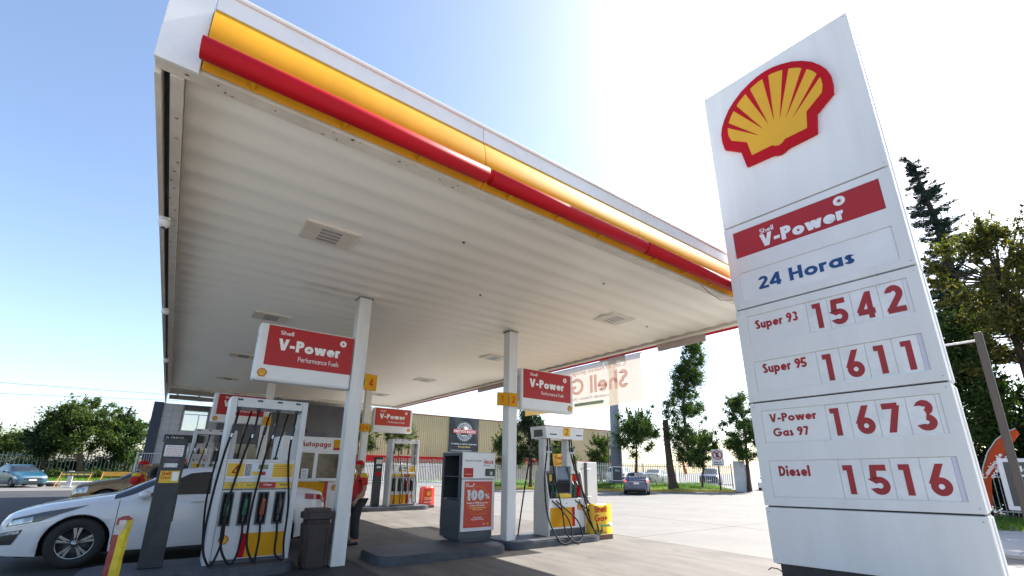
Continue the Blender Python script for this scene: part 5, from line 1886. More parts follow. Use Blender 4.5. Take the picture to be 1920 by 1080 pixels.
def person(loc, rz, label, sc=1.0):
    """attendant facing local -X, arms hanging, one forearm forward"""
    t = thing('person', label, 'person', loc, rz)
    t.scale = (sc, sc, sc)
    SHIRT = M('shirt_red', (.50, .02, .018), .8, var=.12, scale=6)
    TROU = M('trousers_dark', (.030, .032, .038), .85, var=.2, scale=6)
    V = [(0, 0, .95), (0, 0, 1.12), (-.01, 0, 1.30), (-.01, 0, 1.44), (-.02, 0, 1.50), (-.03, 0, 1.555),
         (.0, .20, 1.41), (.03, .26, 1.15), (-.08, .28, .93), (-.12, .275, .87),
         (.0, -.20, 1.41), (.0, -.26, 1.15), (-.14, -.27, .98), (-.20, -.265, .93),
         (.0, .10, .90), (.02, .115, .50), (.04, .12, .10), (-.08, .13, .05),
         (.0, -.10, .90), (-.06, -.115, .50), (-.02, -.12, .10), (-.15, -.13, .05)]
    Eg = [(0, 1), (1, 2), (2, 3), (3, 4), (4, 5), (3, 6), (6, 7), (7, 8), (8, 9), (3, 10), (10, 11), (11, 12), (12, 13), (0, 14), (14, 15), (15, 16), (16, 17), (0, 18), (18, 19), (19, 20), (20, 21)]
    Rr = [(.15, .115), (.15, .11), (.165, .12), (.12, .10), .055, .05, .062, .045, .032, .03, .062, .045, .032, .03, .088, .06, .042, .04, .088, .06, .042, .04]
    skin_mesh('body', V, Eg, Rr, SKIN, t)
    # head with brow, nose, chin, ears, eyes
    bm = bmesh.new()
    bmesh.ops.create_uvsphere(bm, u_segments=20, v_segments=16, radius=1)
    for v in bm.verts:
        x, y, z = v.co
        k = 1.0 - .22 * max(0, -z) ** 1.3
        nx = x * .098 * (1 - .12 * max(0, -z))
        if x < -.75 and abs(y) < .28 and -.25 < z < .1:
            nx -= .026 * (1 - abs(y) / .28)
        if x < -.6 and z < -.62:
            nx -= .010
        v.co = (nx - .035, y * .078 * k, z * .118 + 1.645)
    hd = MB().bm(bm, True).build('head', SKIN, t)
    mb = MB()
    for s in (-1, 1):
        mb.lathe([(0, 0), (.008, .0), (.008, .004), (0, .006)], 10, 'x', (-.130, s * .03, 1.652))
    mb.build('eyes', BTXT, hd)
    mb = MB()
    for s in (-1, 1):
        mb.box(-.035, -.005, s * .076 - .008, s * .076 + .008, 1.625, 1.675, .006)
    mb.build('ears', SKIN, hd)
    MB().box(-.133, -.122, -.022, .022, 1.588, 1.595, .002).build('mouth', M('lips', (.2, .08, .07), .6), hd)
    bm = bmesh.new()
    bmesh.ops.create_uvsphere(bm, u_segments=18, v_segments=10, radius=1)
    bmesh.ops.delete(bm, geom=[v for v in bm.verts if v.co.z < -.45 or (v.co.x < -.35 and v.co.z < .2)], context='VERTS')
    for v in bm.verts:
        v.co = (v.co.x * .104 - .024, v.co.y * .084, v.co.z * .118 + 1.655)
    MB().bm(bm, True).build('hair', BTXT, hd)
    # cap
    bm = bmesh.new()
    bmesh.ops.create_uvsphere(bm, u_segments=20, v_segments=12, radius=1)
    bmesh.ops.delete(bm, geom=[v for v in bm.verts if v.co.z < -.02], context='VERTS')
    for v in bm.verts:
        v.co = (v.co.x * .114 - .032, v.co.y * .093, max(v.co.z, 0) * .10 + 1.688)
    cp = MB().bm(bm, True).build('cap', RED, t)
    bl = []
    for i in range(9):
        a = R_(110 + 140 * i / 8)
        bl.append((-.05 + .165 * math.cos(a), .088 * math.sin(a)))
    n = len(bl)
    mb = MB()
    mb.add([(x, y, 1.692 - .018 * (abs(x) > .12)) for x, y in bl] + [(x, y, 1.682 - .018 * (abs(x) > .12)) for x, y in bl], [tuple(range(n)), tuple(range(2 * n - 1, n - 1, -1))] + [(i, (i + 1) % n, (i + 1) % n + n, i + n) for i in range(n)])
    mb.build('cap_peak', YELP, cp, fixn=True)
    # clothes
    SV = [(0, 0, .90), (0, 0, 1.12), (-.01, 0, 1.30), (-.01, 0, 1.445), (.0, .20, 1.415), (.02, .245, 1.22), (.0, -.20, 1.415), (.0, -.245, 1.22)]
    SE = [(0, 1), (1, 2), (2, 3), (3, 4), (4, 5), (3, 6), (6, 7)]
    shirt = skin_mesh('shirt', SV, SE, [(.175, .135), (.17, .13), (.185, .138), (.115, .10), .08, .072, .08, .072], SHIRT, t)
    for s in (-1, 1):
        bm = bmesh.new()
        bmesh.ops.create_uvsphere(bm, u_segments=12, v_segments=8, radius=1, matrix=Matrix.Translation((-.0, s * .175, 1.44)) @ Matrix.Diagonal((.088, .10, .068, 1)))
        MB().bm(bm, True).build('yellow_yoke', YELP, shirt)
    mb = MB()
    for s in (-1, 1):
        mb.tube([(-.10, s * .05, 1.48), (-.155, s * .03, 1.32), (-.165, s * .004, 1.18)], .008, 5)
    mb.build('lanyard', YELP, shirt)
    box('badge', WTXT, shirt, -.178, -.17, -.03, .03, 1.12, 1.18)
    PV = [(0, 0, .96), (0, .10, .88), (.02, .115, .50), (.04, .12, .09), (0, -.10, .88), (-.06, -.115, .50), (-.02, -.12, .09)]
    skin_mesh('trousers', PV, [(0, 1), (1, 2), (2, 3), (0, 4), (4, 5), (5, 6)], [(.165, .125), (.10, .10), .078, .066, (.10, .10), .078, .066], TROU, t)
    mb = MB()
    for (x, y) in ((.0, .125), (-.06, -.125)):
        mb.box(x - .17, x + .09, y - .048, y + .048, 0, .075, .03)
    mb.build('shoes', BLK, t)
    # hands with five fingers each
    for (hx, hy, hz, sd) in ((-.13, .275, .85, 1), (-.215, -.265, .915, -1)):
        mb = MB()
        mb.tube([(hx + .02, hy, hz + .04), (hx, hy, hz - .01), (hx - .012, hy, hz - .05)], [.028, .036, .032], 8)
        for k in range(4):
            oy = (k - 1.5) * .018
            ln = (.062, .072, .068, .052)[k]
            mb.tube([(hx - .012, hy + oy, hz - .045), (hx - .03, hy + oy, hz - .045 - ln * .6), (hx - .018, hy + oy * .8, hz - .045 - ln)], [.0095, .009, .007], 6)
        mb.tube([(hx - .02, hy - sd * .03, hz - .005), (hx - .045, hy - sd * .04, hz - .035), (hx - .05, hy - sd * .035, hz - .06)], [.011, .010, .008], 6)
        mb.build('hand', SKIN, t)
    return t


person((3.50, 10.45, 0), R_(12), 'attendant in red polo shirt, red cap and dark trousers beside the column', .97)
person((-.45, 13.6, 0), R_(160), 'attendant with red cap and red shirt behind the white sedan', .93)
t = MB()
vs, fs = [], []
for i in range(9):
    f = i / 8
    for k in range(5):
        g = k / 4
        vs.append((-.10 - .24 * f + .17 * f * g + .015 * math.sin(k * 2 + i), -.01 + .05 * g + .012 * math.sin(i + k), .70 - .62 * f))
for i in range(8):
    for k in range(4):
        a = i * 5 + k
        fs.append((a, a + 1, a + 6, a + 5))
t.add(vs, fs, True)
o = t.build('red_cloth', M('cloth_rust', (.24, .045, .025), .9, var=.25, scale=8), None, loc=(3.33, 10.10, .13))
md = o.modifiers.new('thick', 'SOLIDIFY')
md.thickness = .012
tag(o, 'dark red cloth hanging from the hand of the attendant', 'cloth')


# ------------------------------------------------------------------ trees
LEAF_G = M_leaf('leaf_green', (.022, .046, .015), (.078, .125, .038), .38)
LEAF_Y = M_leaf('leaf_yellow_green', (.026, .050, .012), (.095, .125, .034), .34)
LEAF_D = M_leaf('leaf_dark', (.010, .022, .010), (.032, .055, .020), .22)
LEAF_A = M_leaf('leaf_autumn', (.026, .048, .014), (.15, .122, .036), .40)
NEEDLE = M_leaf('needle_blue', (.012, .028, .028), (.04, .07, .065), .15)


def leaf_cloud(name, clumps, n, size, mat, parent, rng, flat=.6):
    """leaf-sized faces spread through the clumps (centre, radii)"""
    wts = np.array([c[3] * c[4] * c[5] for c in clumps]) ** .75
    wts /= wts.sum()
    g = np.random.default_rng(rng.randint(0, 10 ** 6))
    idx = g.choice(len(clumps), n, p=wts)
    C = np.array([[c[0], c[1], c[2]] for c in clumps])[idx]
    Rd = np.array([[c[3], c[4], c[5]] for c in clumps])[idx]
    d = g.normal(size=(n, 3))
    d /= np.linalg.norm(d, axis=1)[:, None]
    r = np.minimum(np.abs(g.normal(size=n)) * .62, 1.7)
    P_ = C + d * Rd * r[:, None]
    a = g.normal(size=(n, 3))
    a /= np.linalg.norm(a, axis=1)[:, None]
    b = np.cross(a, g.normal(size=(n, 3)))
    b /= np.linalg.norm(b, axis=1)[:, None] + 1e-9
    s = size * g.uniform(.55, 1.35, n)[:, None]
    v = np.empty((n, 4, 3))
    v[:, 0] = P_ - a * s
    v[:, 1] = P_ + b * s * flat * .6 - a * s * .1
    v[:, 2] = P_ + a * s
    v[:, 3] = P_ - b * s * flat * .6 - a * s * .1
    me = bpy.data.meshes.new(name)
    me.vertices.add(n * 4)
    me.vertices.foreach_set('co', v.reshape(-1))
    me.loops.add(n * 4)
    me.loops.foreach_set('vertex_index', np.arange(n * 4, dtype=np.int32))
    me.polygons.add(n)
    me.polygons.foreach_set('loop_start', np.arange(0, n * 4, 4, dtype=np.int32))
    me.polygons.foreach_set('loop_total', np.full(n, 4, dtype=np.int32))
    me.update()
    me.validate()
    return link(name, me, mat, parent)


def tree(label, loc, h, crown, n_, size_, mat, seed, trunk_r=.16, lean=(0, 0), clump=.5, nclump=46, extra=(), name='tree', stubs=True, zmin=0):
    """crown = (centre height, rx, ry, rz): uneven clumps inside that body, limbs out to them"""
    rng = random.Random(seed)
    t = thing(name, label, 'tree', loc)
    cz, rx, ry, rz_ = crown
    cl = []
    for k in range(nclump):
        while True:
            d = Vector((rng.gauss(0, 1), rng.gauss(0, 1), rng.gauss(0, 1))).normalized() * rng.random() ** .33
            break
        taper = 1 - .35 * max(0, d.z)
        x = lean[0] * (cz + d.z * rz_) / h + d.x * rx * taper
        y = lean[1] * (cz + d.z * rz_) / h + d.y * ry * taper
        z = max(cz + d.z * rz_, zmin)
        q = clump * rng.uniform(.55, 1.5)
        cl.append((x, y, z, q, q, q * rng.uniform(.6, 1.0)))
    cl += list(extra)
    for k in range(22):                                  # loose sprays that break the outline
        a = rng.uniform(0, 6.28)
        el = rng.uniform(-.15, 1.35)
        d = Vector((math.cos(a) * math.cos(el), math.sin(a) * math.cos(el), math.sin(el)))
        b0 = Vector((lean[0] * cz / h + d.x * rx * .92, lean[1] * cz / h + d.y * ry * .92, max(cz + d.z * rz_ * .95, zmin)))
        ln = rng.uniform(.25, .75)
        for q, f in ((.26, 0.0), (.2, .4), (.14, .75), (.09, 1.0)):
            p = b0 + (d + Vector((0, 0, .45))) * ln * f
            cl.append((p.x, p.y, p.z, q * .9, q * .9, q))
    leaf_cloud('crown', cl, int(n_ * 2.5), size_ * .62, mat, t, rng)
    tr = MB()
    pts = []
    top = cz + rz_ * .6
    for i in range(9):
        f = i / 8
        pts.append((lean[0] * f * top / h + rng.uniform(-.04, .04) * f * 3, lean[1] * f * top / h + rng.uniform(-.04, .04) * f * 3, top * f - .05))
    tr.tube(pts, [trunk_r * (1.25 - .25 * min(1, i * 2)) * (1 - .85 * i / 8) + .01 for i in range(9)], 9)
    for c in cl[::3]:
        zz = max(cz - rz_ * .9, min(c[2] - .6, top * .9))
        f = zz / top
        b0 = Vector((lean[0] * zz / h, lean[1] * zz / h, zz))
        b2 = Vector(c[:3])
        b1 = b0.lerp(b2, .5) + Vector((0, 0, -.12))
        tr.tube([b0, b1, b2], [trunk_r * .32 * (1 - .5 * f) + .008, trunk_r * .2 * (1 - .5 * f) + .006, .006], 5, False)
    tr.build('trunk', BARK, t)
    return t


# across the lot, on the mound (distance about 41 m)
tree('leafy tree with pale trunk right of the thick grey pylon pole', (31.9, 25.9, .45), 6.3, (4.1, 1.75, 1.75, 1.8), 9000, .15, LEAF_G, 11, .13, (.3, -.3), .55, extra=[(.9, -1.0, 6.0, .35, .35, .4), (1.2, -1.3, 6.5, .25, .25, .3), (-.9, .7, 5.6, .3, .3, .45)])
tall = thing('tree', 'tallest slender tree standing behind the thick cut trunk', 'tree', (34.6, 22.4, .45))
rng = random.Random(21)
cl = []
axis = [(0, 0, 1.5), (-.1, .1, 4), (-.15, .1, 6.5), (.1, -.1, 8.5), (.5, -.55, 10.5), (.95, -1.0, 12.4)]
wid = [(1.5, 1.0), (2.6, 1.3), (4, 1.65), (6.0, 1.75), (7.5, 1.5), (9, 1.35), (10.5, 1.05), (11.6, .65), (12.6, .3)]
for k in range(165):
    z = rng.uniform(2.0, 12.5)
    ax = [np.interp(z, [a[2] for a in axis], [a[i] for a in axis]) for i in (0, 1)]
    w = interp(wid, z) * rng.random() ** .5
    a = rng.uniform(0, 6.28)
    q = rng.uniform(.34, .78)
    cl.append((ax[0] + w * math.cos(a), ax[1] + w * math.sin(a), z, q, q, q * .9))
leaf_cloud('crown', cl, 44000, .092, LEAF_G, tall, rng)
tr = MB()
tr.tube(axis, [.15, .13, .11, .08, .05, .015], 8)
for c in cl[::2]:
    b0 = Vector([np.interp(c[2] - .5, [a[2] for a in axis], [a[i] for a in axis]) for i in (0, 1)] + [c[2] - .5])
    tr.tube([b0, Vector(c[:3])], [.03, .008], 5, False)
tr.build('trunk', BARK, tall)
ct = thing('cut_tree', 'thick bare dark trunk cut off at the top on the grass mound', 'tree', (33.5, 23.4, .35))
MB().tube([(0, 0, -.1), (-.05, .03, .4), (-.12, .1, 1.6), (-.2, .15, 3.4), (-.22, .16, 5.4)], [.46, .34, .28, .25, .23], 14).build('trunk', BARK, ct)
leaf_cloud('ivy', [(-.2, .1, 4.8, .38, .38, .6), (-.15, .1, 3.6, .34, .34, .5)], 260, .09, LEAF_D, ct, rng)
tree('broad leafy shrub tree in front of the fence right of the cut trunk', (36.3, 22.6, .4), 4.6, (2.9, 1.2, 1.2, 1.3), 5000, .13, LEAF_Y, 31, .08, (.5, -.4), .45, 30, extra=[(1.1, -1.0, 4.4, .3, .3, .5), (1.4, -1.3, 5.0, .22, .22, .4)])
tree('narrow dark green tree beside the left edge of the price sign', (39.3, 20.2, .1), 8.4, (4.9, 1.75, 1.75, 3.0), 12500, .14, LEAF_G, 41, .17, (.1, -.2), .5, 75, extra=[(.05, -.1, 8.0, .3, .3, .6), (-.7, .8, 7.2, .25, .25, .5)])
tree('dark tree behind pump 2 to the left of its header', (24.4, 30.6, .2), 6.4, (4.0, 1.3, 1.3, 2.3), 8500, .15, LEAF_D, 51, .14, (0, 0), .5, 50)
tree('sunlit bushy tree behind pump 2 left of its mast', (23.6, 32.6, .1), 5.6, (3.0, 1.2, 1.2, 1.9), 6500, .14, LEAF_Y, 52, .12, (0, 0), .5, 40)
tree('small green tree behind pump 2 between its masts and the board', (35.5, 39.5, .1), 5.2, (3.1, 1.9, 1.9, 1.7), 5500, .17, LEAF_Y, 53, .12, (0, 0), .6, 34)
tree('small green tree left of the thick grey pylon pole', (38.5, 36.0, .1), 5.2, (3.2, 1.3, 1.3, 1.8), 5500, .16, LEAF_Y, 54, .12, (0, 0), .5, 34)
tree('young tree behind the far pump marked 6', (19.6, 46.9, .1), 6.0, (4.6, 1.6, 1.6, 1.5), 4200, .15, LEAF_Y, 55, .08, (0, 0), .5, 26)
tree('young tree left of the far pump against the yellow warehouse', (15.4, 47.5, .1), 6.5, (4.6, 1.9, 1.9, 1.9), 5200, .17, LEAF_Y, 56, .09, (0, 0), .55, 30)
# left of the station
tree('large sunlit tree with long feathery leaves behind the left fence', (-5.4, 50.3, .3), 6.2, (3.9, 2.3, 1.8, 2.0), 13000, .19, LEAF_Y, 61, .24, (-.9, 0), .62, 60, extra=[(-.6, 0, 6.1, .4, .4, .3), (.9, 0, 5.9, .4, .4, .25), (-.1, 0, 6.3, .3, .3, .3), (1.3, 0, 5.5, .4, .4, .3)])
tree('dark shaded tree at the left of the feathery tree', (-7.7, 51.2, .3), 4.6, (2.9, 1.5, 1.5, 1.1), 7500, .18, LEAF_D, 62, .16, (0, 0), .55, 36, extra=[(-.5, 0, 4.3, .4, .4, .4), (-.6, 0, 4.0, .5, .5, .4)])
tree('rounded green tree nearest the dark shop corner', (-2.7, 50.8, .3), 4.9, (3.0, 1.35, 1.35, 1.8), 8500, .17, LEAF_G, 63, .12, (0, 0), .5, 44)
tree('dark tree between the feathery tree and the shop corner', (-3.8, 52.2, .3), 5.6, (3.3, 1.2, 1.2, 2.1), 7000, .18, LEAF_D, 64, .12, (0, 0), .5, 40)
tree('pale green bush beyond the fence at the far left edge', (-12.0, 58.0, .3), 4.3, (2.5, 2.4, 2.0, 1.5), 8000, .17, LEAF_Y, 65, .10, (0, 0), .6, 44)
tree('thin wispy bush right of the pale green bush', (-9.3, 57.0, .3), 4.2, (2.6, 1.1, 1.1, 1.5), 2600, .16, LEAF_Y, 66, .06, (.5, 0), .5, 24)
for x, y, w, lab in ((-7.0, 49.2, 1.1, 'clipped hedge left of the leaning trunk behind the hatchback'), (-4.6, 49.6, 1.0, 'clipped box hedge in the middle of the left verge'), (-2.9, 49.8, .9, 'dark clipped hedge near the yellow barrier')):
    t = thing('hedge', lab, 'hedge', (x, y, .3))
    leaf_cloud('foliage', [(dx, 0, .42, .42, .4, .4) for dx in np.linspace(-w / 2, w / 2, 4)], 2600, .09, LEAF_Y if x < -3 else LEAF_D, t, random.Random(int(x * 10)))
    MB().tube([(0, 0, -.05), (0, 0, .5)], .03, 5).build('stem', BARK, t)

for i, (x, w) in enumerate(((-11.5, 1.6), (-8.9, 1.5), (-6.6, 1.4), (-4.3, 1.5), (-2.0, 1.5), (.2, 1.4))):
    nm = ('leftmost', 'second', 'third', 'fourth', 'fifth', 'rightmost')[i]
    t = thing('shrub', 'dark shrub behind the left bar fence, %s of six' % nm, 'shrub', (x, 53.6, .3), 0, 'dark shrubs behind the left fence')
    leaf_cloud('foliage', [(dx, 0, .9, .75, .6, .95) for dx in np.linspace(-w / 2, w / 2, 4)], 4200, .12, LEAF_D, t, random.Random(100 + i))  # dark leaf colour stands in for the shade behind the fence
    MB().tube([(0, 0, -.05), (0, 0, 1.0)], .05, 5).build('stem', BARK, t)

# right of the price sign
ced = thing('tree', 'tall blue green cedar with drooping tip above the autumn trees', 'tree', (29.6, 3.85, 0))
rng = random.Random(77)
v_, mbt = [], MB()
mbt.tube([(0, 0, 0), (0, 0, 9), (.05, .1, 14), (0, .35, 17), (-.05, .65, 18.4)], [.35, .25, .14, .06, .015], 9)
g = np.random.default_rng(5)
pts_all, dir_all = [], []
for k in range(300):
    z = rng.uniform(6.5, 18.2)
    f = (18.4 - z) / 12
    ln = (.20 + 1.75 * f ** .85) * rng.uniform(.35, 1.25)
    if rng.random() < .08:
        ln *= 1.7
    a = rng.uniform(0, 6.28)
    y0 = np.interp(z, [0, 14, 17, 18.4], [0, .1, .35, .65])
    up = rng.uniform(-.12, .28)
    p0 = Vector((0, y0, z))
    p1 = p0 + Vector((math.cos(a) * ln * .55, math.sin(a) * ln * .55, ln * up))
    p2 = p0 + Vector((math.cos(a) * ln, math.sin(a) * ln, ln * (up * 1.2 + .02)))
    mbt.tube([p0, p1, p2], [.03 * f + .012, .02 * f + .006, .004], 5, False)
    m_ = int(38 + 150 * f)
    for q in range(m_):
        u = rng.random() ** .7
        p = p0.lerp(p1, u * 2) if u < .5 else p1.lerp(p2, u * 2 - 1)
        sp = .03 + .12 * (1 - u) * min(1, ln)
        pts_all.append(p + Vector((rng.gauss(0, sp), rng.gauss(0, sp), rng.gauss(-.04, .05))))
        dd = (p2 - p0).normalized() + Vector((rng.gauss(0, .5), rng.gauss(0, .5), rng.gauss(-.1, .3)))
        dir_all.append(dd.normalized())
n = len(pts_all)
A_ = np.array([tuple(d) for d in dir_all])
Pp = np.array([tuple(p) for p in pts_all])
B_ = np.cross(A_, g.normal(size=(n, 3)))
B_ /= np.linalg.norm(B_, axis=1)[:, None] + 1e-9
S_ = g.uniform(.06, .15, n)[:, None]
vv = np.empty((n, 4, 3))
vv[:, 0] = Pp - A_ * S_
vv[:, 1] = Pp + B_ * S_ * .17
vv[:, 2] = Pp + A_ * S_
vv[:, 3] = Pp - B_ * S_ * .17
me = bpy.data.meshes.new('crown')
me.from_pydata(vv.reshape(-1, 3).tolist(), [], [(4 * i, 4 * i + 1, 4 * i + 2, 4 * i + 3) for i in range(n)])
link('crown', me, NEEDLE, ced)
mbt.build('trunk', BARK, ced)
tree('autumn tinted tree in front of the cedar right of the sign', (24.6, 2.0, 0), 11.4, (7.6, 2.5, 2.0, 3.6), 10500, .15, LEAF_A, 71, .22, (0, 0), .44, 110, extra=[(-.2, 1.2, 10.6, .6, .6, .6), (.1, .1, 11.2, .5, .5, .5), (.2, -2.3, 9.9, .55, .7, .4), (.1, -3.0, 10.1, .3, .45, .3)])
tree('green tree close behind the right edge of the price sign', (25.5, 4.2, 0), 9.5, (5.6, 2.0, 1.5, 2.9), 9500, .16, LEAF_G, 72, .2, (0, 0), .65, 60)
tree('yellowing tree leaving the picture at the right edge', (23.8, -1.2, 0), 8.8, (5.6, 2.0, 2.2, 2.7), 9500, .15, LEAF_A, 73, .24, (0, .4), .48, 80)
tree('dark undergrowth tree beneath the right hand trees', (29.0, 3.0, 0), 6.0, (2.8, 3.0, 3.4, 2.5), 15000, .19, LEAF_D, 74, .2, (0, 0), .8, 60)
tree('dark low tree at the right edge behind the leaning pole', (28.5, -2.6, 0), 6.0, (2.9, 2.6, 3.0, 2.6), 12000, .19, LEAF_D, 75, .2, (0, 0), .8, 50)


# ------------------------------------------------------------------ fences
def fence(pl, h, z, label, gap, post_every, mat=FENCE, bar=.02):
    a = Vector(pl[0]); b = Vector(pl[1])
    L = (b - a).length
    t = thing('bar_fence', label, 'fence', (a.x, a.y, z), math.atan2(b.y - a.y, b.x - a.x))
    mb = MB()
    x = gap
    while x < L:
        mb.box(x - bar / 2, x + bar / 2, -bar / 2, bar / 2, .06, h)
        mb.add([(x - bar / 2, -bar / 2, h), (x + bar / 2, -bar / 2, h), (x + bar / 2, bar / 2, h), (x - bar / 2, bar / 2, h), (x, 0, h + .07)], [(0, 1, 4), (1, 2, 4), (2, 3, 4), (3, 0, 4)])
        x += gap
    o = mb.build('bars', mat, t)
    o['kind'] = 'stuff'
    for zz in (.18, h - .22):
        box('rail', mat, t, 0, L, -.028, .028, zz, zz + .05)
    x = 0.0
    while x <= L + .01:
        box('post', mat, t, x - .04, x + .04, -.04, .04, -.1, h + .09, .008)
        x += post_every
    return t


fence([(27.0, 30.5), (36.3, 24.9)], 1.75, .42, 'white steel bar fence behind the blue sedan', .16, 2.6, FENCE, .045)
fence([(36.5, 24.8), (39.0, 21.3)], 1.85, .35, 'white bar gate panel left of the white gate pillar', .16, 2.1, FENCE, .045)
fence([(14.0, 45.0), (26.8, 31.0)], 1.75, .15, 'white bar fence running behind pump 2', .16, 2.6, FENCE, .045)
GREENF = M('fence_greygreen', (.24, .28, .27), .5, var=.1)
fence([(-14.0, 51.4), (1.5, 52.2)], 1.95, .3, 'grey green bar fence behind the blue hatchback', .24, 2.9, GREENF, .055)
fence([(26.5, -6.0), (26.9, 7.0)], 1.7, .06, 'dark bar fence under the right hand trees', .15, 2.6)
fence([(20.0, 52.2), (60.0, 52.2)], 2.4, .15, 'tall pale fence along the foot of the warehouse', .22, 3.2, M('fence_tan', (.36, .32, .27), .6, var=.15), .05)
t = thing('gate_pillar', 'white rendered gate pillar right of the bar fence', 'pillar', (39.35, 20.9, .0), R_(-58))
MB().box(-.45, .45, -.35, .35, 0, 2.5, .02).build('pillar', M('render_white', (.66, .69, .72), .7, var=.08, scale=2), t)
box('side_return', M('render_white', (.66, .69, .72), .7), t, .452, .6, -.3, .3, 0, 2.2)
MB().tube([(.1, 0, 2.5), (.08, 0, 3.3)], .03, 6).build('stub_pipe', GALV, t)
t = thing('utility_cabinet', 'pale blue utility cabinet by the fence left of the bicycles', 'cabinet', (29.6, 29.6, .3), R_(-35))
MB().box(-.4, .4, -.25, .25, 0, 1.75, .02).build('body', M('cab_blue', (.42, .52, .62), .5, var=.06), t)
box('door_line', SLATE, t, -.01, .01, -.256, -.251, .1, 1.65)

# ------------------------------------------------------------------ warehouse with banner
wh_ = thing('warehouse', 'long tan corrugated warehouse with red stripe across the street', 'warehouse', (14, 56, 0))
TAN = M('corrugated_tan', (.55, .42, .24), .5, var=.06, scale=.4, stretch=(1, 1, .2))
mb = MB()
Lw, n = 50, 166
vs, fs = [], []
for i in range(n * 4 + 1):
    x = Lw * i / (n * 4)
    y = (0, .0, .07, .07)[i % 4]
    vs += [(x, y, 2.95), (x, y, 8.3)]
for i in range(n * 4):
    fs.append((2 * i, 2 * i + 2, 2 * i + 3, 2 * i + 1))
mb.add(vs, fs)
mb.build('corrugated_wall', TAN, wh_)
box('end_wall', TAN, wh_, 0, .1, .1, 30, 0, 8.25)
box('red_band', RED, wh_, -.02, Lw, -.08, .09, 2.25, 2.945)
box('lower_wall', M('brick_brown', (.30, .22, .16), .8, var=.25, scale=1.2), wh_, 0, Lw, .02, .3, 0, 2.245)
box('coping', M('coping_red', (.30, .06, .04), .5), wh_, -.05, Lw, -.06, .35, 8.3, 8.42)
box('roof', GALV, wh_, 0, Lw, .3, 30, 8.1, 8.29)
for x in (8.0, 30.0, 44.0):
    MB().tube([(x, 1, 8.3), (x, 1, 10.0)], .03, 5).build('roof_mast', GALV, wh_)
bn = thing('wall_banner', 'black banner with white cogwheel badge hung on the tan warehouse', 'banner', (30.3, 55.88, 3.7))
BANB = M('banner_black', (.032, .036, .045), .55, var=.25, scale=1.2)
mb = MB()
vs, fs = [], []
for a in range(17):
    for b in range(15):
        x, z = 4.75 * a / 16, 4.7 * b / 14
        vs.append((x, .05 * math.sin(x * 2.3 + z * .6) * math.sin(z * .66) - .02, z))
for a in range(16):
    for b in range(14):
        i = a * 15 + b
        fs.append((i, i + 15, i + 16, i + 1))
mb.add(vs, fs, True)
mb.build('cloth', BANB, bn)
pts = []
cx, cz = 2.4, 2.75
for k in range(96):
    r = 1.34 if (k // 2) % 2 == 0 else 1.18
    a = 2 * math.pi * k / 96
    pts.append((cx + r * math.cos(a), cz + r * math.sin(a)))
cog = MB().prism(pts, -.10, -.085).build('cog_badge', M('badge_grey', (.5, .5, .51), .5, var=.08), bn)
MB().lathe([(0, 0), (.72, 0), (.72, -.012), (0, -.012)], 40, 'y', (cx, -.10, cz)).build('badge_centre', BANB, cog)
for s, up in (('GARANTÍA DE', 1), ('GARANTÍA DE', -1)):
    nch = len(s)
    for i, ch in enumerate(s):
        if ch == ' ':
            continue
        f = (i - (nch - 1) / 2) / (nch - 1)
        a = R_(90 - 118 * f) if up > 0 else R_(270 + 118 * f)
        r = .95 if up > 0 else .96
        mbx, wd = text_mb(ch, .2)
        px, pz = cx + r * math.cos(a), cz + r * math.sin(a)
        rot = (a - math.pi / 2) if up > 0 else (a + math.pi / 2)
        ca, sa = math.cos(rot), math.sin(rot)
        hh = .24
        vs = []
        for x, y, z in mbx.v:
            lx, lz = (x - wd / 2) * hh, (z - .5) * hh
            vs.append((px + lx * ca - lz * sa, -.114 + y, pz + lx * sa + lz * ca))
        mbx.v = vs
        mbx.build('letter', BTXT, cog)
rp = MB().box(.55, 4.30, -.135, -.115, 2.50, 3.06, .009).build('red_ribbon', M('ribbon_red', (.62, .05, .05), .5), bn)
text(rp, 'lettering', 'PRECIOS BAJOS', .72, 4.12, 2.61, .34, -.137, WTXT, .22)
print_line(cog, 1.95, 2.85, 2.14, .26, -.114, WTXT)
text(bn, 'lettering', 'Tu trabajo es nuestro compromiso', .35, 4.45, 1.0, .20, -.085, WTXT, .17)
text(bn, 'lettering', '#SiempreBaja', 1.45, 3.40, .60, .21, -.085, YTXT, .17)
box('bottom_rule', WTXT, bn, .3, 3.6, -.09, -.08, .18, .22)

# ------------------------------------------------------------------ poles and small things across the lot
t = thing('pylon_pole', 'thick tapering grey pylon pole with dark sign head behind the banner', 'pole', (31.6, 27.6, .2))
MB().tube([(0, 0, 0), (0, 0, 3.4)], [.50, .47], 20).build('base_sleeve', M('pole_dark', (.12, .14, .17), .5, var=.08), t)
MB().tube([(0, 0, 3.4), (0, 0, 12.0)], [.46, .36], 20).build('pole', POLEG, t)
MB().box(-1.2, 1.2, -.35, .35, 11.2, 12.6, .05).build('sign_head', POLEG, t, rz=R_(-52))
t = thing('street_lamp', 'slim grey lamp post left of the thick pylon pole', 'street lamp', (32.7, 29.5, .2))
MB().tube([(0, 0, 0), (0, 0, 4.8)], [.07, .05], 8).build('post', SLATE, t)
MB().box(-.75, .05, -.06, .06, 4.76, 4.84, .02).build('lamp_head', GALV, t, rz=R_(-48))
t = thing('air_sign', 'small dark air service sign with white frame by pylon pole', 'sign', (30.1, 26.3, .25), R_(-52))
box('frame', CLEANW, t, -.42, .42, -.03, .03, .5, 1.65, .01)
pn = panel('panel', SLATE, t, -.36, .36, .56, 1.59, -.03, .004)
text(pn, 'lettering', 'Aire', -.16, .18, 1.26, .16, -.0355, WTXT, .14)
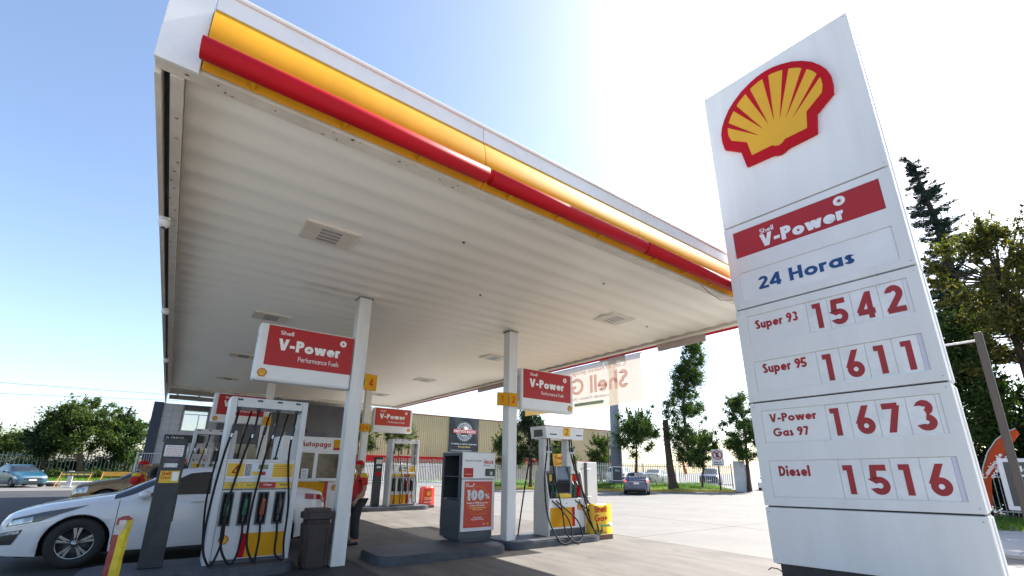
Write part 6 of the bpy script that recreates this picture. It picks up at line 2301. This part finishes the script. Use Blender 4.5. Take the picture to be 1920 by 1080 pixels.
for x in (-.3, .3):
    box('leg', SLATE, t, x - .03, x + .03, -.02, .02, -.05, .5)
t = thing('no_parking_sign', 'white no parking sign with red ring on dark post', 'sign', (35.9, 20.75, .3), R_(-60))
box('post', BLK, t, -.07, .07, -.05, .05, -.1, 2.0)
pl = box('plate', CLEANW, t, -.45, .45, -.075, -.052, 1.75, 3.05, .01)
ring = MB()
pp = [(.33 * math.cos(2 * math.pi * k / 32), .33 * math.sin(2 * math.pi * k / 32)) for k in range(33)]
vs, fs = ribbon(pp, .075)
ring.add([(x, -.079, z + 2.60) for x, z in vs], fs)
vs, fs = ribbon([(-.24, .24), (.24, -.24)], .07)
ring.add([(x, -.081, z + 2.60) for x, z in vs], fs)
text(pl, 'lettering', 'E', -.12, .14, 2.40, .40, -.077, BTXT, .26)
ring.build('red_ring', RED, pl)
print_line(pl, -.3, .3, 1.98, .10, -.076, BTXT)
print_line(pl, -.3, .3, 1.84, .10, -.076, BTXT)
t = thing('feather_flag', 'thin orange feather flag leaning on the grass mound', 'flag', (34.2, 22.75, .4))
MB().tube([(.05, -.04, 0), (0, 0, .9), (-.35, .26, 3.9)], .02, 6).build('mast', GALV, t)
mb = MB()
vs, fs = [], []
for i in range(9):
    f = i / 8
    a = Vector((-.02 - .33 * f, .015 + .245 * f, .95 + 2.9 * f))
    w = .20 * (1 - f) ** .6 + .03
    vs += [tuple(a), tuple(a + Vector((w * .8, -w * .6, .05)))]
for i in range(8):
    fs.append((2 * i, 2 * i + 1, 2 * i + 3, 2 * i + 2))
mb.add(vs, fs, True)
mb.build('cloth', M_cloth('flag_orange', (.75, .16, .07), .4), t)


def bicycle(loc, rz, label):
    t = thing('bicycle', label, 'bicycle', loc, rz, 'bicycles parked by the pylon pole')
    for x in (0, 1.05):
        w = MB()
        w.tube([(x + .33 * math.cos(2 * math.pi * k / 22), 0, .34 + .33 * math.sin(2 * math.pi * k / 22)) for k in range(23)], .022, 6, False)
        for k in range(8):
            a = math.pi * 2 * k / 8
            w.tube([(x, 0, .34), (x + .32 * math.cos(a), 0, .34 + .32 * math.sin(a))], .003, 4, False)
        w.build('wheel', TYRE, t)
    f = MB()
    for a, b in (((0, 0, .34), (.30, 0, .80)), ((.30, 0, .80), (.86, 0, .84)), ((.30, 0, .80), (.45, 0, .32)), ((.45, 0, .32), (.88, 0, .78)), ((0, 0, .34), (.45, 0, .32)), ((1.05, 0, .34), (.86, 0, .95))):
        f.tube([a, b], .018, 6)
    f.build('frame', BLK, t)
    MB().box(.17, .42, -.06, .06, .86, .92, .03).build('saddle', BLK, t)
    MB().tube([(.80, -.28, 1.02), (.84, 0, .98), (.80, .28, 1.02)], .015, 6).build('handlebar', BLK, t)
    return t


bicycle((29.3, 28.2, .32), R_(-50), 'dark bicycle leaning by the lamp post, left of the pylon pole')
bicycle((31.4, 25.2, .32), R_(-50), 'bicycle parked right of the small air sign')

# overhead wires and slender mast on the left
for z0, z1, sag, lab in ((5.35, 6.35, .12, 'lower overhead wire crossing the sky at the left'), (5.98, 6.15, .25, 'upper overhead wire crossing the sky at the left')):
    pts = []
    for i in range(25):
        f = i / 24
        pts.append((-40 + 46 * f, 38.2 + 1.0 * f, z0 + (z1 - z0) * (f * 46 - 31) / 8 * .35 + sag * 4 * (f - .5) ** 2))
    tag(MB().tube(pts, .012, 5).build('overhead_wire', BLK), lab, 'wire', 'overhead wires')
t = thing('light_mast', 'slender far mast with small lamp head above the left trees', 'mast', (-4.2, 60.5, .3))
MB().tube([(0, 0, 0), (0, 0, 6.6)], .05, 6).build('post', GALV, t)
MB().lathe([(0, 6.6), (.25, 6.62), (.2, 6.78), (0, 6.82)], 12).build('lamp_head', GALV, t)
# street barriers by the hatchback
OCH = M('barrier_ochre', (.55, .30, .04), .6, var=.15)
for x0, x1, y, mm, lab in ((-5.35, -3.75, 41.2, M('barrier_dark', (.10, .10, .05), .6), 'dark striped street barrier with thin yellow legs near the hatchback'), (-3.35, -1.75, 41.4, OCH, 'ochre street barrier board behind the gold car')):
    t = thing('street_barrier', lab, 'barrier', (x0, y, 0))
    w = x1 - x0
    bd = box('board', mm, t, 0, w, -.02, .02, .72, 1.0, .006)
    if mm is not OCH:
        print_line(bd, .1, w - .1, .80, .12, -.021, YTXT)
    for x in (.08, w - .08):
        mb = MB()
        mb.tube([(x, 0, .98), (x - .2, -.35, 0)], .018, 5)
        mb.tube([(x, 0, .98), (x - .1, .35, 0)], .018, 5)
        mb.build('leg', OCH, t)
t = thing('post_stub', 'short grey square post standing by the kerb near the hatchback', 'post', (-5.0, 42.6, 0))
MB().box(-.12, .12, -.12, .12, 0, 1.02, .01).build('post', M('stub_grey', (.42, .43, .45), .6), t)
box('post_base', M('stub_grey', (.42, .43, .45), .6), t, -.2, .2, -.2, .2, 0, .04)
t = thing('rock', 'dark boulder on the kerb beside the hatchback', 'rock', (-6.0, 44.6, 0))
bm = bmesh.new()
bmesh.ops.create_icosphere(bm, subdivisions=2, radius=1)
rg = random.Random(2)
for v in bm.verts:
    k = rg.uniform(.82, 1.12)
    v.co = (v.co.x * .42 * k, v.co.y * .28 * k, max(-.05, v.co.z * .2 * k + .1))
MB().bm(bm, True).build('stone', M('rock_dark', (.07, .06, .055), .9, var=.4, scale=6), t)

# ------------------------------------------------------------------ right edge: leaning brown lamp post, info board, feather banner
t = thing('lamp_post', 'dark brown square lamp post right of the price sign', 'street lamp', (11.9, 1.43, 0))
BRN = M('post_brown', (.036, .029, .027), .5, var=.12, scale=4)
box('post', BRN, t, -.055, .055, -.055, .055, 0, 4.20, .01)
box('base_plate', BRN, t, -.2, .2, -.2, .2, 0, .03)
ar = box('arm', GALV, t, -.025, .025, .056, 1.0, 4.03, 4.07, .01)
box('lamp_head', GALV, ar, -.12, .12, .6, 1.2, 3.98, 4.02, .01)
t = thing('info_board', 'white framed dark information board on grey plinth at right edge', 'board', (20.6, 2.2, .07), R_(-83))
IB = M('board_dark', (.045, .055, .055), .4, var=.1)
box('plinth', SLATE, t, -.28, .9, -.12, .12, 0, .55, .02)
box('frame', CLEANW, t, -.62, 1.25, -.09, .09, .55, 2.05, .03)
pn = panel('panel', IB, t, -.50, 1.13, .68, 1.94, -.09, .005)
text(pn, 'lettering', 'Ha  er', -.32, .60, 1.66, .17, -.097, WTXT, .2)
print_line(pn, -.2, .5, 1.52, .09, -.096, WTXT)
print_line(pn, -.05, .6, 1.36, .07, -.096, WTXT)
print_line(pn, .0, .5, 1.28, .07, -.096, WTXT)
for z in (1.05, .78):
    MB().box(-.05, .42, -.103, -.096, z, z + .17, .0).build('green_pill', M('pill_green', (.03, .35, .12), .4), pn)
    print_line(pn, -.12, .45, z - .07, .05, -.096, WTXT)
t = thing('feather_banner', 'orange feather banner with white lettering beside the price sign', 'flag', (22.6, 3.56, .07), R_(-90))
lft = [(0, .55), (0, 1.37), (.12, 1.81), (.33, 2.3), (.6, 2.69), (.85, 2.92), (1.11, 3.05)]
rgt = [(.10, .55), (.22, 1.37), (.42, 1.75), (.64, 2.1), (.84, 2.42), (1.02, 2.68), (1.17, 2.88)]
vs, fs = [], []
for i, (l, r) in enumerate(zip(lft, rgt)):
    for k in range(5):
        g_ = k / 4
        vs.append((l[0] + (r[0] - l[0]) * g_, .025 * math.sin(i * .9 + g_ * 2), l[1] + (r[1] - l[1]) * g_))
for i in range(6):
    for k in range(4):
        a = i * 5 + k
        fs.append((a, a + 1, a + 6, a + 5))
MB().add(vs, fs, True).build('cloth', M_cloth('flag_red_orange', (.62, .10, .04), .4), t)
MB().tube([(-.02, 0, 0), (-.02, 0, 1.37), (.10, 0, 1.82), (.31, 0, 2.32), (.58, 0, 2.71), (.85, 0, 2.94), (1.11, 0, 3.07)], .02, 6).build('mast', GALV, t)
for s, x0, z0, ln in (('Cambio de', .10, 1.42, .98), ('aceite aquí', .30, 1.44, 1.0)):
    o = text(t, 'lettering', s, 0, ln, 0, .13, 0, WTXT, .2, split=False)
    o.location = (x0, -.05, z0)
    o.rotation_euler = (0, R_(-55), 0)
